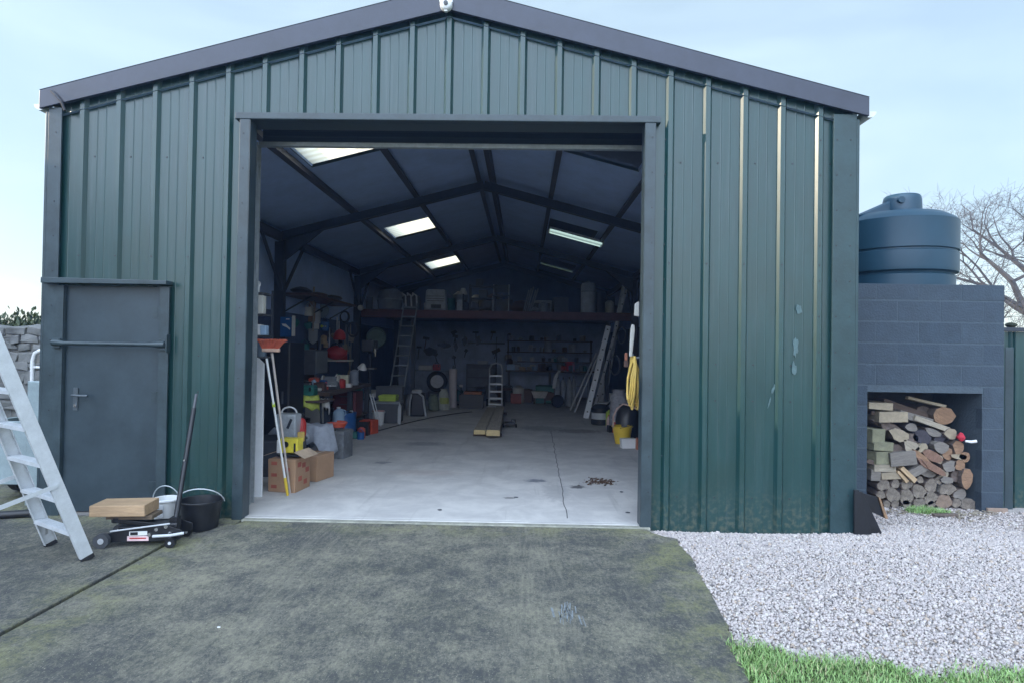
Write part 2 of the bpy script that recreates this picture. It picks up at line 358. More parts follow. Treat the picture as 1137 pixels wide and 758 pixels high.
# portal frames
for y in (10.6, 15.6, 20.5):
    for s, x in ((-1, XL + .13), (1, XR - .13)):
        m = MB(); m.bx(x - .075, x + .075, y - .05, y + .05, 0, 3.28); m.bx(x - s * .08 - .006, x - s * .08 + .006, y - .07, y + .07, 0, 3.30)
        m.build('portal_column', steel_dk, shed, world=True)
        m = MB(); xk = x - s * .05; n = math.atan(SL) * (-s)
        cx = (xk + XC) / 2; ln = abs(xk - XC) / math.cos(n)
        m.box((cx, y, zroof(cx, 4.285)), (ln, .06, .13), (0, s * math.atan(SL), 0)); m.box((cx, y, zroof(cx, 4.213)), (ln, .13, .012), (0, s * math.atan(SL), 0))
        m.add([(x - s * .07, y - .03, 3.2 - .25), (x - s * .07, y + .03, 3.2 - .25), (x - s * .75, y + .03, zroof(x - s * .75, 4.21)), (x - s * .75, y - .03, zroof(x - s * .75, 4.21)), (x - s * .07, y - .03, 3.3), (x - s * .07, y + .03, 3.3)], [(0, 1, 2, 3), (0, 3, 4), (1, 5, 2), (0, 4, 5, 1), (3, 2, 5, 4)])
        m.build('portal_rafter', steel_dk, shed, world=True)
        if y < 20:
            for dy in (-.95, .95):
                m = MB(); m.tube([(x - s * .06, y + dy * .06, 2.45), (x - s * .06, y + dy, 3.32)], .032, 6); m.build('knee_brace', steel_dk, shed, world=True)
# front trims
for s, xe in ((-1, -4.345), (1, 2.985)):
    m = MB(); xs = [xe, XC]; zt = [3.765, 4.725]; zb = [3.60, 4.51]
    vsx = []
    for yy in (Y0 - .085, Y0 - .055):
        vsx += [(xs[0], yy, zb[0]), (xs[1], yy, zb[1]), (xs[1], yy, zt[1]), (xs[0], yy, zt[0])]
    m.add(vsx, [(0, 1, 2, 3), (7, 6, 5, 4), (0, 4, 5, 1), (1, 5, 6, 2), (2, 6, 7, 3), (3, 7, 4, 0)])
    m.add([(xs[0], Y0 - .087, zt[0] + .003), (xs[1], Y0 - .087, zt[1] + .003), (xs[1], Y0 + .14, zt[1] + .003), (xs[0], Y0 + .14, zt[0] + .003)], [(0, 1, 2, 3)])
    m.add([(xs[0], Y0 - .083, zb[0] + .002), (xs[1], Y0 - .083, zb[1] + .002), (xs[1], Y0 - .03, zb[1] + .012), (xs[0], Y0 - .03, zb[0] + .012)], [(0, 1, 2, 3)])
    m.build('barge_board', barge, shed, bevel=.004, world=True)
    m = MB(); x0 = XL if s < 0 else XR
    w_ = .11 if s < 0 else .19
    m.bx(min(x0 + s * .012, x0 - s * w_), max(x0 + s * .012, x0 - s * w_), Y0 - .052, Y0 - .036, -.12, zroof(x0 - s * w_ * .3, 4.55)); m.bx(min(x0 + s * .036, x0 + s * .012), max(x0 + s * .036, x0 + s * .012), Y0 - .052, Y0 + .16, -.12, zroof(x0, 4.52))
    m.build('corner_flashing', trim if s < 0 else M('right_corner_flashing', (.021, .050, .056), .36, var=.25, scale=3), shed, bevel=.004, world=True)
    # gutter
    m = MB(); gx = -4.38 if s < 0 else 3.02; pr = [(gx + .055 * math.cos(a), 3.66 + .055 * math.sin(a)) for a in [math.pi + math.pi * i / 8 for i in range(9)]]
    for (xa, za), (xb, zb_) in zip(pr[:-1], pr[1:]): m.add([(xa, Y0 - .03, za), (xb, Y0 - .03, zb_), (xb, Y1, zb_), (xa, Y1, za)], [(0, 1, 2, 3)])
    m.add([(x, Y0 - .03, z) for x, z in pr], [tuple(range(9))])
    m.build('gutter', white, shed, world=True)
bs = MB(); p0 = at(57, 106, 5.5); bs.tube([at(57, 101, 5.50), at(62, 106, 5.495), at(68, 113, 5.50), at(72, 123, 5.515)], .012, 6); bs.build('barge_strap', steel_dk, shed, world=True)
m = MB(); m.bx(OX0 - .09, OX0, Y0 - .07, Y0 - .037, -.02, OZ + .004); m.bx(OX0, OX0 + .006, Y0 - .07, Y0 + .07, -.02, OZ); m.build('doorway_jamb', trim, shed, bevel=.004, world=True)
m = MB(); m.bx(OX1, OX1 + .09, Y0 - .07, Y0 - .037, -.03, OZ + .004); m.bx(OX1 - .006, OX1, Y0 - .07, Y0 + .07, -.02, OZ); m.build('doorway_jamb', trim, shed, bevel=.004, world=True)
m = MB(); m.bx(OX0 - .13, OX1 + .13, Y0 - .075, Y0 - .036, OZ + .006, OZ + .062); m.bx(OX0 - .13, OX1 + .13, Y0 - .072, Y0 + .2, OZ + .001, OZ + .005); m.build('doorway_head_flashing', trim, shed, bevel=.003, world=True)
m = MB(); m.bx(XL + .6, XR - .6, Y0 + .09, Y0 + .19, OZ + .012, OZ + .2); m.build('door_header', steel_dk, shed, world=True)
rd = MB()
for k in range(7): rd.box(((OX0 + OX1) / 2, Y0 + .46, 3.495 + .055 * k + .03), (OX1 - OX0 + .2, .014, .05)); rd.cyl((OX0 - .1, Y0 + .453, 3.495 + .055 * k), (OX1 + .1, Y0 + .453, 3.495 + .055 * k), .007, n=6)
rdo = rd.build('roller_shutter', M('shutter_blue', (.03, .045, .075), .4, var=.1), shed, world=True)
m = MB(); m.bx(OX0 - .13, OX1 + .10, Y0 + .43, Y0 + .49, 3.450, 3.492); m.build('bottom_rail', galv, rdo, bevel=.004, world=True)
m = MB(); m.cyl((OX0 - .1, Y0 + .62, 3.95), (OX1 + .1, Y0 + .62, 3.95), .15, n=20); m.build('shutter_roll', M('shutter_blue', (0, 0, 0)), rdo, world=True, smooth=True)
for x, s in ((OX0 - .165, -1), (OX1 + .12, 1)):
    m = MB(); m.bx(x - .03, x + .03, Y0 + .42, Y0 + .43, 0, 3.48); m.bx(x - .03, x + .03, Y0 + .495, Y0 + .505, 0, 3.48); m.bx(x + s * .03 - .006, x + s * .03 + .006, Y0 + .43, Y0 + .495, 0, 3.48)
    m.build('shutter_guide', galv if s < 0 else steel_dk, shed, world=True)
# side door
m = MB(); m.bx(DX0, DX1, Y0 - .012, Y0 + .03, .02, DZ - .002); sdo = m.build('side_door', M('door_paint', (.034, .052, .064), .36, var=.22, scale=2.5, bump=.05, bscale=6), shed, bevel=.003, world=True)
m = MB(); m.bx(DX0 - .075, DX0 - .002, Y0 - .055, Y0 - .036, -.02, DZ); m.bx(DX0 - .02, DX0 - .001, Y0 - .036, Y0 + .05, -.02, DZ)
m.bx(DX1 + .002, DX1 + .09, Y0 - .055, Y0 - .036, -.02, DZ); m.bx(DX1 + .001, DX1 + .02, Y0 - .036, Y0 + .05, -.02, DZ); m.build('door_frame', trim, sdo, bevel=.003, world=True)
m = MB(); m.prism([(-.62, 0), (.5, 0), (.5, .035), (-.62, .05)], .11, (-3.64, Y0 - .07, DZ + .012)); m.build('door_canopy', trim, sdo, bevel=.004, world=True)
m = MB(); pz = 1.515; m.tube([(DX0 - .075, Y0 - .075, pz + .005), (DX0 - .03, Y0 - .08, pz + .005), (DX0 + .03, Y0 - .095, pz), (DX1 - .06, Y0 - .095, pz), (DX1 + .02, Y0 - .08, pz), (DX1 + .07, Y0 - .075, pz)], .02, 10, radii=[.028, .03, .019, .019, .03, .028])
m.box((DX0 - .045, Y0 - .066, pz), (.07, .02, .085)); m.box((DX1 + .045, Y0 - .066, pz), (.06, .02, .10)); m.bx(DX1 + .083, DX1 + .095, Y0 - .09, Y0 - .03, pz - .07, pz + .09)
m.build('locking_bar', trim, sdo, bevel=.002, world=True, smooth=True)
m = MB(); hp = at(84, 440, 5.58); m.box((hp.x, Y0 - .018, hp.z - .02), (.04, .012, .2)); m.tube([(hp.x, Y0 - .02, hp.z + .015), (hp.x, Y0 - .07, hp.z + .015), (hp.x + .02, Y0 - .075, hp.z + .015), (hp.x + .14, Y0 - .07, hp.z + .012)], .011, 8); m.cyl((hp.x, Y0 - .02, hp.z - .08), (hp.x, Y0 - .03, hp.z - .08), .009)
m.build('door_handle', M('worn_handle', (.10, .12, .135), .35, metal=.3), sdo, world=True, smooth=True)
for z in (.25, 1.05, 1.8): m = MB(); m.cyl((DX1 - .012, Y0 - .03, z - .05), (DX1 - .012, Y0 - .03, z + .05), .011, n=10); m.box((DX1 - .045, Y0 - .0155, z), (.06, .006, .09)); m.build('hinge', trim, sdo, world=True)
m = MB(); m.cyl((hp.x, Y0 - .024, hp.z - .08), (hp.x, Y0 - .032, hp.z - .08), .014, n=14); m.build('lock_cylinder', chrome, sdo, world=True)
# screws in the cladding
m = MB()
for x in [XC + .329 * k for k in range(-10, 11)]:
    for z in ((.25, 1.1, 1.42, 2.3, 3.2) if not (OX0 - .15 < x < OX1 + .15) else (3.60,)):
        if DX0 - .1 < x < DX1 + .1 and z < DZ + .1: continue
        xx = x + .10 if z != 2.3 else x
        d = dep(xx); m.cyl((xx, Y0 - d - .004, z), (xx, Y0 - d + .004, z), .008, n=6)
for x in (XC + .329 * 6 - .035, XC + .329 * 10 - .0, XL + .06, XR - .04, OX0 - .055, OX1 + .06, XR - .16):
    for k in range(11):
        z = .3 + .31 * k
        dd = .055 if abs(x - XL) < .3 or abs(x - XR) < .1 else (.073 if abs(x - OX0) < .1 or abs(x - OX1) < .1 else dep(x) + .003)
        if x > XR - .2: dd = .055
        m.cyl((x, Y0 - dd, z), (x, Y0 - dd + .008, z), .0075, n=6)
struct(m.build('fixing_screws', M('screw_dark', (.02, .025, .03), .4), shed, world=True), 'stuff')
# scuffs of pale filler on the right hand sheets
def flake(name, px, py, w, h, seed, tilt=0):
    rr = random.Random(seed); p = at(px, py, Y0); poly = []
    for k in range(16):
        a = 2 * math.pi * k / 16; r = rr.uniform(.55, 1.1); x_, z_ = math.cos(a) * w * r, math.sin(a) * h * r
        poly.append((x_ * math.cos(tilt) + z_ * math.sin(tilt), -x_ * math.sin(tilt) + z_ * math.cos(tilt)))
    m = MB(); m.prism(poly, .0015, (p.x, Y0 - .0075 - dep(p.x), p.z))
    m.build(name, M('paint_scuff', (.085, .14, .145), .7, var=.25, scale=30), shed, world=True)
flake('paint_scuff', 883, 385, .028, .10, 1); flake('paint_scuff', 881, 409, .022, .07, 2); flake('paint_scuff', 887, 344, .03, .06, 4)
flake('paint_scuff', 858, 432, .012, .05, 5, .3); flake('paint_scuff', 854, 446, .007, .06, 6, .25)
# floor
flo = MB(); flo.bx(XL + .03, XR - .03, Y0 + .04, Y1 - .06, -.15, 0); flo.bx(OX0, OX1, Y0 - .02, Y0 + .04, -.15, 0)

# ================================================================== GROUND
def concrete(name, base, dark, moss, indoor=False):
    m = bpy.data.materials.new(name); m.use_nodes = True; N, L = nodes_of(m); b = N['Principled BSDF']; b.inputs['Roughness'].default_value = .85; b.inputs['Specular IOR Level'].default_value = .3
    tc = N.new('ShaderNodeTexCoord')
    def noise(scale, detail, rough, vec=None, dist=0):
        n = N.new('ShaderNodeTexNoise'); n.inputs['Scale'].default_value = scale; n.inputs['Detail'].default_value = detail; n.inputs['Roughness'].default_value = rough; n.inputs['Distortion'].default_value = dist
        L.new(vec or tc.outputs['Object'], n.inputs['Vector']); return n.outputs['Fac']
    def ramp(src, p0, p1, a=0., c=1.):
        r = N.new('ShaderNodeMapRange'); r.interpolation_type = 'SMOOTHSTEP'
        for q, v in (('From Min', p0), ('From Max', p1), ('To Min', a), ('To Max', c)): r.inputs[q].default_value = v
        L.new(src, r.inputs['Value']); return r.outputs['Result']
    def math_(op, a, c):
        q = N.new('ShaderNodeMath'); q.operation = op
        for i_, v in enumerate((a, c)):
            if isinstance(v, (int, float)): q.inputs[i_].default_value = v
            else: L.new(v, q.inputs[i_])
        return q.outputs[0]
    def mix(fac, a, c2):
        x = N.new('ShaderNodeMix'); x.data_type = 'RGBA'; L.new(fac, x.inputs['Factor']); ii = [q for q in x.inputs if q.type == 'RGBA']
        for i_, v in zip(ii, (a, c2)):
            if isinstance(v, tuple): i_.default_value = (*v, 1)
            else: L.new(v, i_)
        return [q for q in x.outputs if q.type == 'RGBA'][0]
    def mapped(rot, sc):
        mp = N.new('ShaderNodeMapping'); mp.inputs['Rotation'].default_value = (0, 0, rot); mp.inputs['Scale'].default_value = sc; L.new(tc.outputs['Object'], mp.inputs['Vector']); return mp.outputs['Vector']
    sx = N.new('ShaderNodeSeparateXYZ'); L.new(tc.outputs['Object'], sx.inputs['Vector']); X, Y = sx.outputs['X'], sx.outputs['Y']
    if not indoor:
        v1 = mapped(R_(38), (1, .5, 1)); v2 = mapped(R_(-3), (1, .09, 1))
        mid = noise(4.2, 12, .8); fine = noise(42, 7, .85); br = noise(48, 7, .85, v1); br2 = noise(30, 4, .7, v2); big = noise(.8, 5, .6, None, .5)
        t = math_('ADD', math_('ADD', math_('MULTIPLY', mid, .40), .07), math_('ADD', math_('MULTIPLY', br, .42), math_('MULTIPLY', fine, .34)))      # centre .63
        t = math_('ADD', t, math_('MULTIPLY', math_('SUBTRACT', big, .5), .30))
        c = mix(ramp(t, .575, .79), dark, base)
        c = mix(ramp(br2, .55, .70, 0., .22), c, tuple(min(1, v * 1.1) for v in base))
        c = mix(ramp(fine, .55, .70, 0., .75), c, tuple(v * .5 for v in dark))
        c = mix(ramp(noise(120, 2, .5), .66, .72, 0., .8), c, tuple(min(1, v * 1.5) for v in base))
        # moss follows the joint, the threshold and the right hand edge
        dj = ramp(math_('ABSOLUTE', math_('SUBTRACT', X, JX + .12), 0), .42, .02); dt = ramp(Y, 5.05, 5.5); dr = ramp(X, .62, 1.12)
        mk = math_('MAXIMUM', math_('MAXIMUM', dj, dt), dr); mk = math_('ADD', math_('MULTIPLY', mk, .8), .08)
        mk = math_('MULTIPLY', mk, ramp(noise(2.6, 8, .7, None, .4), .40, .62)); mk = math_('MULTIPLY', mk, ramp(fine, .36, .56))
        c = mix(math_('MULTIPLY', mk, .75), c, moss)
        # worn wheel tracks
        for tx in (-1.55, .12):
            d_ = ramp(math_('ABSOLUTE', math_('SUBTRACT', X, tx), 0), .34, .05); c = mix(math_('MULTIPLY', math_('MULTIPLY', d_, ramp(br2, .40, .62)), .26), c, tuple(min(1, v * 1.12) for v in base))
        h = math_('ADD', fine, math_('MULTIPLY', br, 1.2)); st_ = .6
    else:
        v2 = mapped(R_(2), (1, .05, 1)); mid = noise(2.2, 10, .7, None, .4); fine = noise(60, 5, .75); tr = noise(9, 6, .7, v2)
        c = mix(ramp(mid, .36, .66), dark, base); c = mix(ramp(tr, .56, .74, 0., .5), c, tuple(v * .72 for v in dark)); c = mix(ramp(fine, .64, .74, 0., .5), c, tuple(v * .6 for v in dark))
        edge_ = noise(14, 6, .7)
        for (px, py, rx, ry, k_, col) in ((596, 533, .14, .10, .8, (.10, .115, .15)), (641, 540, .10, .09, .85, (.06, .06, .07)), (566, 552, .07, .05, .7, (.09, .09, .09)), (470, 492, .35, .25, .5, (.16, .17, .2)), (475, 477, .5, .35, .5, (.16, .17, .2)), (424, 513, .14, .1, .6, (.14, .15, .18)), (600, 475, .5, .5, .45, (.17, .18, .2)), (642, 478, .5, .35, .6, (.14, .12, .12)), (470, 524, .5, .22, .3, (.42, .33, .30)), (618, 545, .18, .5, .35, (.22, .22, .23))):
            q = G(px, py); dx = math_('DIVIDE', math_('SUBTRACT', X, q.x), rx); dy = math_('DIVIDE', math_('SUBTRACT', Y, q.y), ry)
            r2 = math_('SQRT', math_('ADD', math_('MULTIPLY', dx, dx), math_('MULTIPLY', dy, dy)), 0); r2 = math_('ADD', r2, math_('MULTIPLY', math_('SUBTRACT', edge_, .5), 2.2))
            c = mix(ramp(r2, 1.15, .45, 0., k_), c, col)
        h = math_('ADD', fine, mid); st_ = .12
    L.new(c, b.inputs['Base Color'])
    bp = N.new('ShaderNodeBump'); bp.inputs['Strength'].default_value = st_; bp.inputs['Distance'].default_value = .012; L.new(h, bp.inputs['Height']); L.new(bp.outputs['Normal'], b.inputs['Normal'])
    return m
JX = -2.74
con_out = concrete('yard_concrete', (.295, .275, .21), (.075, .078, .078), (.27, .27, .12))
con_thr = M('threshold_concrete', (.30, .30, .25), .85, var=.35, scale=9, bump=.4, col2=(.40, .40, .33))
con_in = concrete('shed_concrete', (.57, .555, .53), (.45, .44, .43), (.47, .47, .47), True)
struct(flo.build('shed_floor', con_in, bevel=.006), label='pale concrete floor inside the shed')
def slab(name, poly, zt, zb, mat, label):
    m = MB(); n = len(poly); m.add([(x, y, zt) for x, y in poly] + [(x, y, zb) for x, y in poly], [tuple(range(n)), tuple(n + i for i in range(n))[::-1]] + [(i, (i + 1) % n, n + (i + 1) % n, n + i) for i in range(n)])
    return struct(m.build(name, mat, bevel=.006), label=label)
def wob(x0, y0, x1, y1, n, a, seed):
    rr = random.Random(seed); return [(x0 + (x1 - x0) * i / n + rr.uniform(-a, a), y0 + (y1 - y0) * i / n + rr.uniform(-a, a)) for i in range(n + 1)]
RE = [G(834, 758), G(818, 715), G(801, 678), G(782, 645), G(768, 617), G(754, 601)]
edge = [(RE[0].x - .03, -6)]; rq = random.Random(3)
for a_, b_ in zip([Vector((RE[0].x - .03, -6, 0))] + RE[:-1], RE):
    for k in range(1, 9): v_ = a_.lerp(b_, k / 8); edge.append((v_.x + rq.uniform(-.012, .012), v_.y + rq.uniform(-.01, .01)))
slab('concrete_apron', [(JX + .034, -6)] + edge + [(1.30, 5.24), (1.20, 5.30), (1.12, 5.40)] + [(1.10, 5.50), (-2.42, 5.50)] + wob(-2.44, 5.40, JX + .04, 5.05, 7, .018, 5), -.012, -.3, con_out, 'mossy concrete drive in front of the shed doorway')
slab('concrete_apron', [(-14, -6), (JX, -6), (JX, 5.05), (-2.46, 5.42), (-2.46, 5.585), (-4.55, 5.585), (-4.55, 7.2), (-14, 7.2)], -.014, -.3, con_out, 'concrete slab left of the joint in front of the side door')
slab('threshold', [(-2.45, 5.506), (1.13, 5.506), (1.13, 5.578), (-2.45, 5.578)], -.004, -.3, con_thr, 'narrow concrete threshold strip across the shed doorway')
slab('joint_filling', [(JX - .01, -6), (JX + .05, -6), (JX + .06, 5.3), (JX - .01, 5.3)], -.04, -.3, M('joint_dirt', (.03, .03, .022), .95, var=.4, scale=30), 'dark dirt filling the joint between the two slabs')
# wide field of grass out to the horizon
fieldm = M('field_grass', (.06, .095, .03), .9, var=.4, scale=.8, bump=.3, bscale=30)
m = MB(); S_ = 2500; m.add([(-S_, -S_, -.32), (S_, -S_, -.32), (S_, S_, -.32), (-S_, S_, -.32)], [(0, 1, 2, 3)]); struct(m.build('ground', fieldm), label='grass field reaching to the horizon')

def gz(x, y):
    t = np.clip((y - 5.2) / 1.4, 0, 1); return -.022 - .085 * t * t * (3 - 2 * t) + .012 * np.sin(2.1 * x + 1.3 * y) * np.sin(1.7 * y - .6 * x)
def gedge(x): return 3.31 - .15 * (x - 1.05) - .05 * np.sin(4 * x) + .03 * np.sin(11 * x + 1) - .02 * np.sin(23 * x)   # where grass gives way to gravel
def sheet(name, x0, x1, y0, y1, nx, ny, zf, mat, keep=None):
    xs = np.linspace(x0, x1, nx); ys = np.linspace(y0, y1, ny); X, Y = np.meshgrid(xs, ys); Z = zf(X, Y)
    v = np.stack([X, Y, Z], -1).reshape(-1, 3)
    f = [(j * nx + i, j * nx + i + 1, (j + 1) * nx + i + 1, (j + 1) * nx + i) for j in range(ny - 1) for i in range(nx - 1)]
    me = bpy.data.meshes.new(name); me.from_pydata(v.tolist(), [], f); me.materials.append(mat); me.polygons.foreach_set('use_smooth', [True] * len(f))
    o = bpy.data.objects.new(name, me); C.objects.link(o); return o
def np_mesh(name, V, Ftri, mats, midx=None):
    me = bpy.data.meshes.new(name); me.vertices.add(len(V)); me.vertices.foreach_set('co', V.astype(np.float32).ravel())
    me.loops.add(Ftri.size); me.loops.foreach_set('vertex_index', Ftri.astype(np.int32).ravel())
    me.polygons.add(len(Ftri)); me.polygons.foreach_set('loop_start', np.arange(0, Ftri.size, 3, dtype=np.int32))
    for q in mats: me.materials.append(q)
    if midx is not None: me.polygons.foreach_set('material_index', midx.astype(np.int32))
    me.update(calc_edges=True); me.validate()
    o = bpy.data.objects.new(name, me); C.objects.link(o); return o
gravel_bed = M('gravel_bed', (.47, .42, .39), .9, var=.4, scale=60, bump=.6, bscale=90)
struct(sheet('gravel_bed', 1.04, 12, 1.2, 7.9, 80, 60, lambda x, y: gz(x, y) - .012, gravel_bed), label='bed of pale grit under the gravel')
# the stones themselves
def scatter_ok(x, y): return (x > np.interp(y, [v.y for v in RE] + [5.24, 5.30, 5.42, 5.46], [v.x for v in RE] + [1.31, 1.22, 1.14, 1.15]) + .012 + rng.normal(0, .022, x.shape) * (rng.random(x.shape) < .5)) & (y > gedge(x) + rng.normal(0, .05, x.shape)) & ~((y > 5.54) & (x < 2.93)) & ~((y > 6.75) & ((x < 3.66) | (x > 4.86))) & (y < 7.6)
bm = bmesh.new(); bmesh.ops.create_icosphere(bm, subdivisions=1, radius=1); iv = np.array([v.co[:] for v in bm.verts]); itri = np.array([[v.index for v in f.verts] for f in bm.faces]); bm.free()
def stones(n, x0, x1, y0, y1, smin, smax, zoff=0):
    x = rng.uniform(x0, x1, n); y = rng.uniform(y0, y1, n); k = scatter_ok(x, y) ; x, y = x[k], y[k]; n = len(x)
    s = rng.uniform(smin, smax, n) * np.where(rng.random(n) < .03, 1.8, 1)
    sh = rng.uniform(.55, 1.0, (n, 3)); ang = rng.uniform(0, 6.28, (n, 3))
    base = iv[None] * (1 + rng.uniform(-.22, .22, (n, len(iv), 1))) * (s[:, None] * sh)[:, None, :]
    ca, sa = np.cos(ang), np.sin(ang)
    p = base.copy()
    for ax, (i, j) in enumerate(((1, 2), (0, 2), (0, 1))):
        a = p[..., i] * ca[:, ax, None] - p[..., j] * sa[:, ax, None]; b_ = p[..., i] * sa[:, ax, None] + p[..., j] * ca[:, ax, None]; p[..., i] = a; p[..., j] = b_
    p[..., 0] += x[:, None]; p[..., 1] += y[:, None]; p[..., 2] += (gz(x, y) + zoff + rng.uniform(-.007, .001, n))[:, None]
    F = (itri[None] + (np.arange(n) * len(iv))[:, None, None]).reshape(-1, 3)
    mi = np.repeat(rng.choice(6, n, p=[.36, .28, .17, .10, .06, .03]), len(itri))
    return p.reshape(-1, 3), F, mi
sm = [M('gravel_' + str(i), c, .75, var=.12, scale=50, bump=.1, bscale=200) for i, c in enumerate([(.54, .475, .45), (.45, .40, .385), (.58, .53, .49), (.37, .335, .32), (.46, .37, .30), (.19, .175, .175)])]
P1 = stones(62000, .95, 4.6, 2.9, 6.0, .0065, .0135); P2 = stones(34000, 1.2, 7.4, 5.0, 7.6, .008, .015); P3 = stones(12000, 4.4, 7.4, 2.9, 5.2, .010, .018)
off = 0; VV = []; FF = []; MI = []
for v, f, mi in (P1, P2, P3): VV.append(v); FF.append(f + off); MI.append(mi); off += len(v)
o = np_mesh('gravel', np.concatenate(VV), np.concatenate(FF), sm, np.concatenate(MI)); struct(o, 'stuff', 'pale limestone gravel between the drive, the shed and the wood store')
# grass strip in the near right corner
struct(sheet('grass_bank', 1.03, 9, -4, 3.45, 60, 60, lambda x, y: -.02 - .04 * np.clip((y - gedge(x)) / .12, 0, 1) + .01 * np.sin(7 * x) * np.sin(6 * y), M('turf', (.05, .075, .022), .95, var=.4, scale=20, bump=.4)), label='turf under the grass strip')
def grass(n, x0, x1, y0, y1, hmin, hmax, ok, zf):
    x = rng.uniform(x0, x1, n); y = rng.uniform(y0, y1, n); k = ok(x, y); x, y = x[k], y[k]; n = len(x)
    z = zf(x, y); clump = .6 + .55 * (np.sin(9 * x + 2 * np.sin(5 * y)) * np.sin(8 * y + 1.5 * np.sin(4 * x)) * .5 + .5)
    h = rng.uniform(hmin, hmax, n) * clump; a = rng.uniform(0, 6.28, n); wd = rng.uniform(.0016, .0032, n); ln = rng.uniform(.2, 1.1, n) * h; b = a + rng.normal(1.57, .5, n)
    V = np.zeros((n, 5, 3)); c, s = np.cos(a), np.sin(a); lx, ly = np.cos(b), np.sin(b)
    for i, (sd, t, q) in enumerate(((-1, 0, 1), (1, 0, 1), (-1, .55, .8), (1, .55, .8), (0, 1, 0))):
        V[:, i, 0] = x + c * wd * sd * q + lx * ln * t * t; V[:, i, 1] = y + s * wd * sd * q + ly * ln * t * t; V[:, i, 2] = z + h * t * (1 - .25 * t * ln / h)
    T = np.array([(0, 1, 3), (0, 3, 2), (2, 3, 4)]); F = (T[None] + (np.arange(n) * 5)[:, None, None]).reshape(-1, 3)
    return V.reshape(-1, 3), F, np.repeat(rng.choice(4, n, p=[.42, .3, .18, .10]), 3)
gm = [M('grass_' + str(i), c, .55, var=.2, scale=3, bump=0) for i, c in enumerate([(.25, .40, .14), (.32, .49, .17), (.20, .33, .10), (.46, .44, .24)])]
v, f, mi = grass(64000, 1.09, 4.2, 1.7, 3.5, .022, .055, lambda x, y: y < gedge(x) + .02 + rng.normal(0, .035, x.shape), lambda x, y: -.022 + .01 * np.sin(7 * x) * np.sin(6 * y))
o = np_mesh('grass', v, f, gm, mi); struct(o, 'stuff', 'bright green lawn edge beside the drive in the near right corner')
v, f, mi = grass(1500, 4.02, 4.52, 6.60, 6.80, .03, .08, lambda x, y: ((x - 4.27) / .24) ** 2 + ((y - 6.7) / .08) ** 2 < 1, lambda x, y: gz(x, y) - .0)
o = np_mesh('grass_tuft', v, f, gm[:3], np.minimum(mi, 2)); struct(o, 'stuff', 'green weeds at the foot of the log pile')
v, f, mi = grass(260, 4.7, 6.2, 5.4, 6.4, .02, .05, lambda x, y: np.sin(9 * x) * np.sin(11 * y) > .55, lambda x, y: gz(x, y))
o = np_mesh('weeds', v, f, gm, mi); struct(o, 'stuff', 'sparse weeds coming up through the gravel')
# moss along the joint and the foot of the shed
v, f, mi = grass(1400, JX - .0, JX + .034, 2.6, 5.0, .004, .014, lambda x, y: (np.sin(5 * y) + np.sin(13 * y) > .5) & (x > JX + .016), lambda x, y: x * 0 - .036)
o = np_mesh('moss', v, f, [gm[3], gm[2], gm[3], gm[3]], mi); struct(o, 'stuff', 'moss in the joint between the concrete slabs')

# ================================================================== BLOCK WALL STORE, TANK, FIREWOOD
BY = 6.75; BX0, BX1, BT = 2.96, 5.09, 2.285; SX0, SX1, SZ = 3.66, 4.86, 1.135
blockp = M('painted_block', (.038, .056, .078), .75, var=.2, scale=5, bump=.35, bscale=55)
st = thing('block_store', 'blue-grey painted concrete block store with a square log opening under the water tank', 'store', (BX0, BY, -.1))
m = MB(); rr = random.Random(4)
z = -.12; row = 0
while z < BT - .02:
    zt = min(z + .2165, BT - .004)
    x = BX0 - (.0 if row % 2 else .225) + .11
    while x < BX1:
        xa, xb = max(x + .004, BX0), min(x + .446, BX1 - .004)
        spans = [(xa, xb)]
        if z < SZ - .05:
            spans = [(a, b) for a, b in ((xa, min(xb, SX0)), (max(xa, SX1), xb)) if b - a > .03]
        for a, b in spans:
            m.slot(rr.choice((0, 0, 1, 2)))
            if b - a > .02: m.bx(a, b, BY + rr.uniform(.003, .0055), BY + .1, z + .005, zt - .003)
        x += .45
    z += .2215 if z < SZ - .1 else .225; row += 1
m.build('block_facing', [blockp, M('painted_block_dull', (.042, .061, .083), .8, var=.25, scale=4, bump=.35, bscale=55), M('painted_block_dark', (.034, .052, .074), .75, var=.25, scale=6, bump=.35, bscale=55)], st, bevel=.002, world=True)
mor = M('painted_mortar', (.065, .088, .11), .85, var=.15, scale=20, bump=.3)
m = MB(); m.bx(BX0, SX0 - .003, BY + .007, BY + 1.6, -.2, SZ); m.bx(SX1 + .003, BX1 - .006, BY + .007, BY + 1.6, -.2, SZ); m.bx(BX0, BX1 - .006, BY + .007, BY + 1.6, SZ + .001, BT - .006)
m.build('wall_core', mor, st, world=True)
m = MB(); m.bx(SX0, SX1, BY + .8, BY + .85, -.2, SZ); m.build('store_back', M('store_back', (.05, .055, .06), .9, var=.3), st, world=True)
m = MB(); m.bx(SX1 + .04, BX1 + .02, BY - .03, BY - .004, -.12, -.06); m.build('foot_course', M('brick_foot', (.3, .22, .17), .85, var=.3), st, bevel=.004, world=True)
m = MB(); m.bx(BX1 - .004, BX1 + .035, BY + .06, BY + .12, -.1, 1.75); m.build('wall_post', M('pale_post', (.2, .2, .22), .7, var=.3), st, world=True)
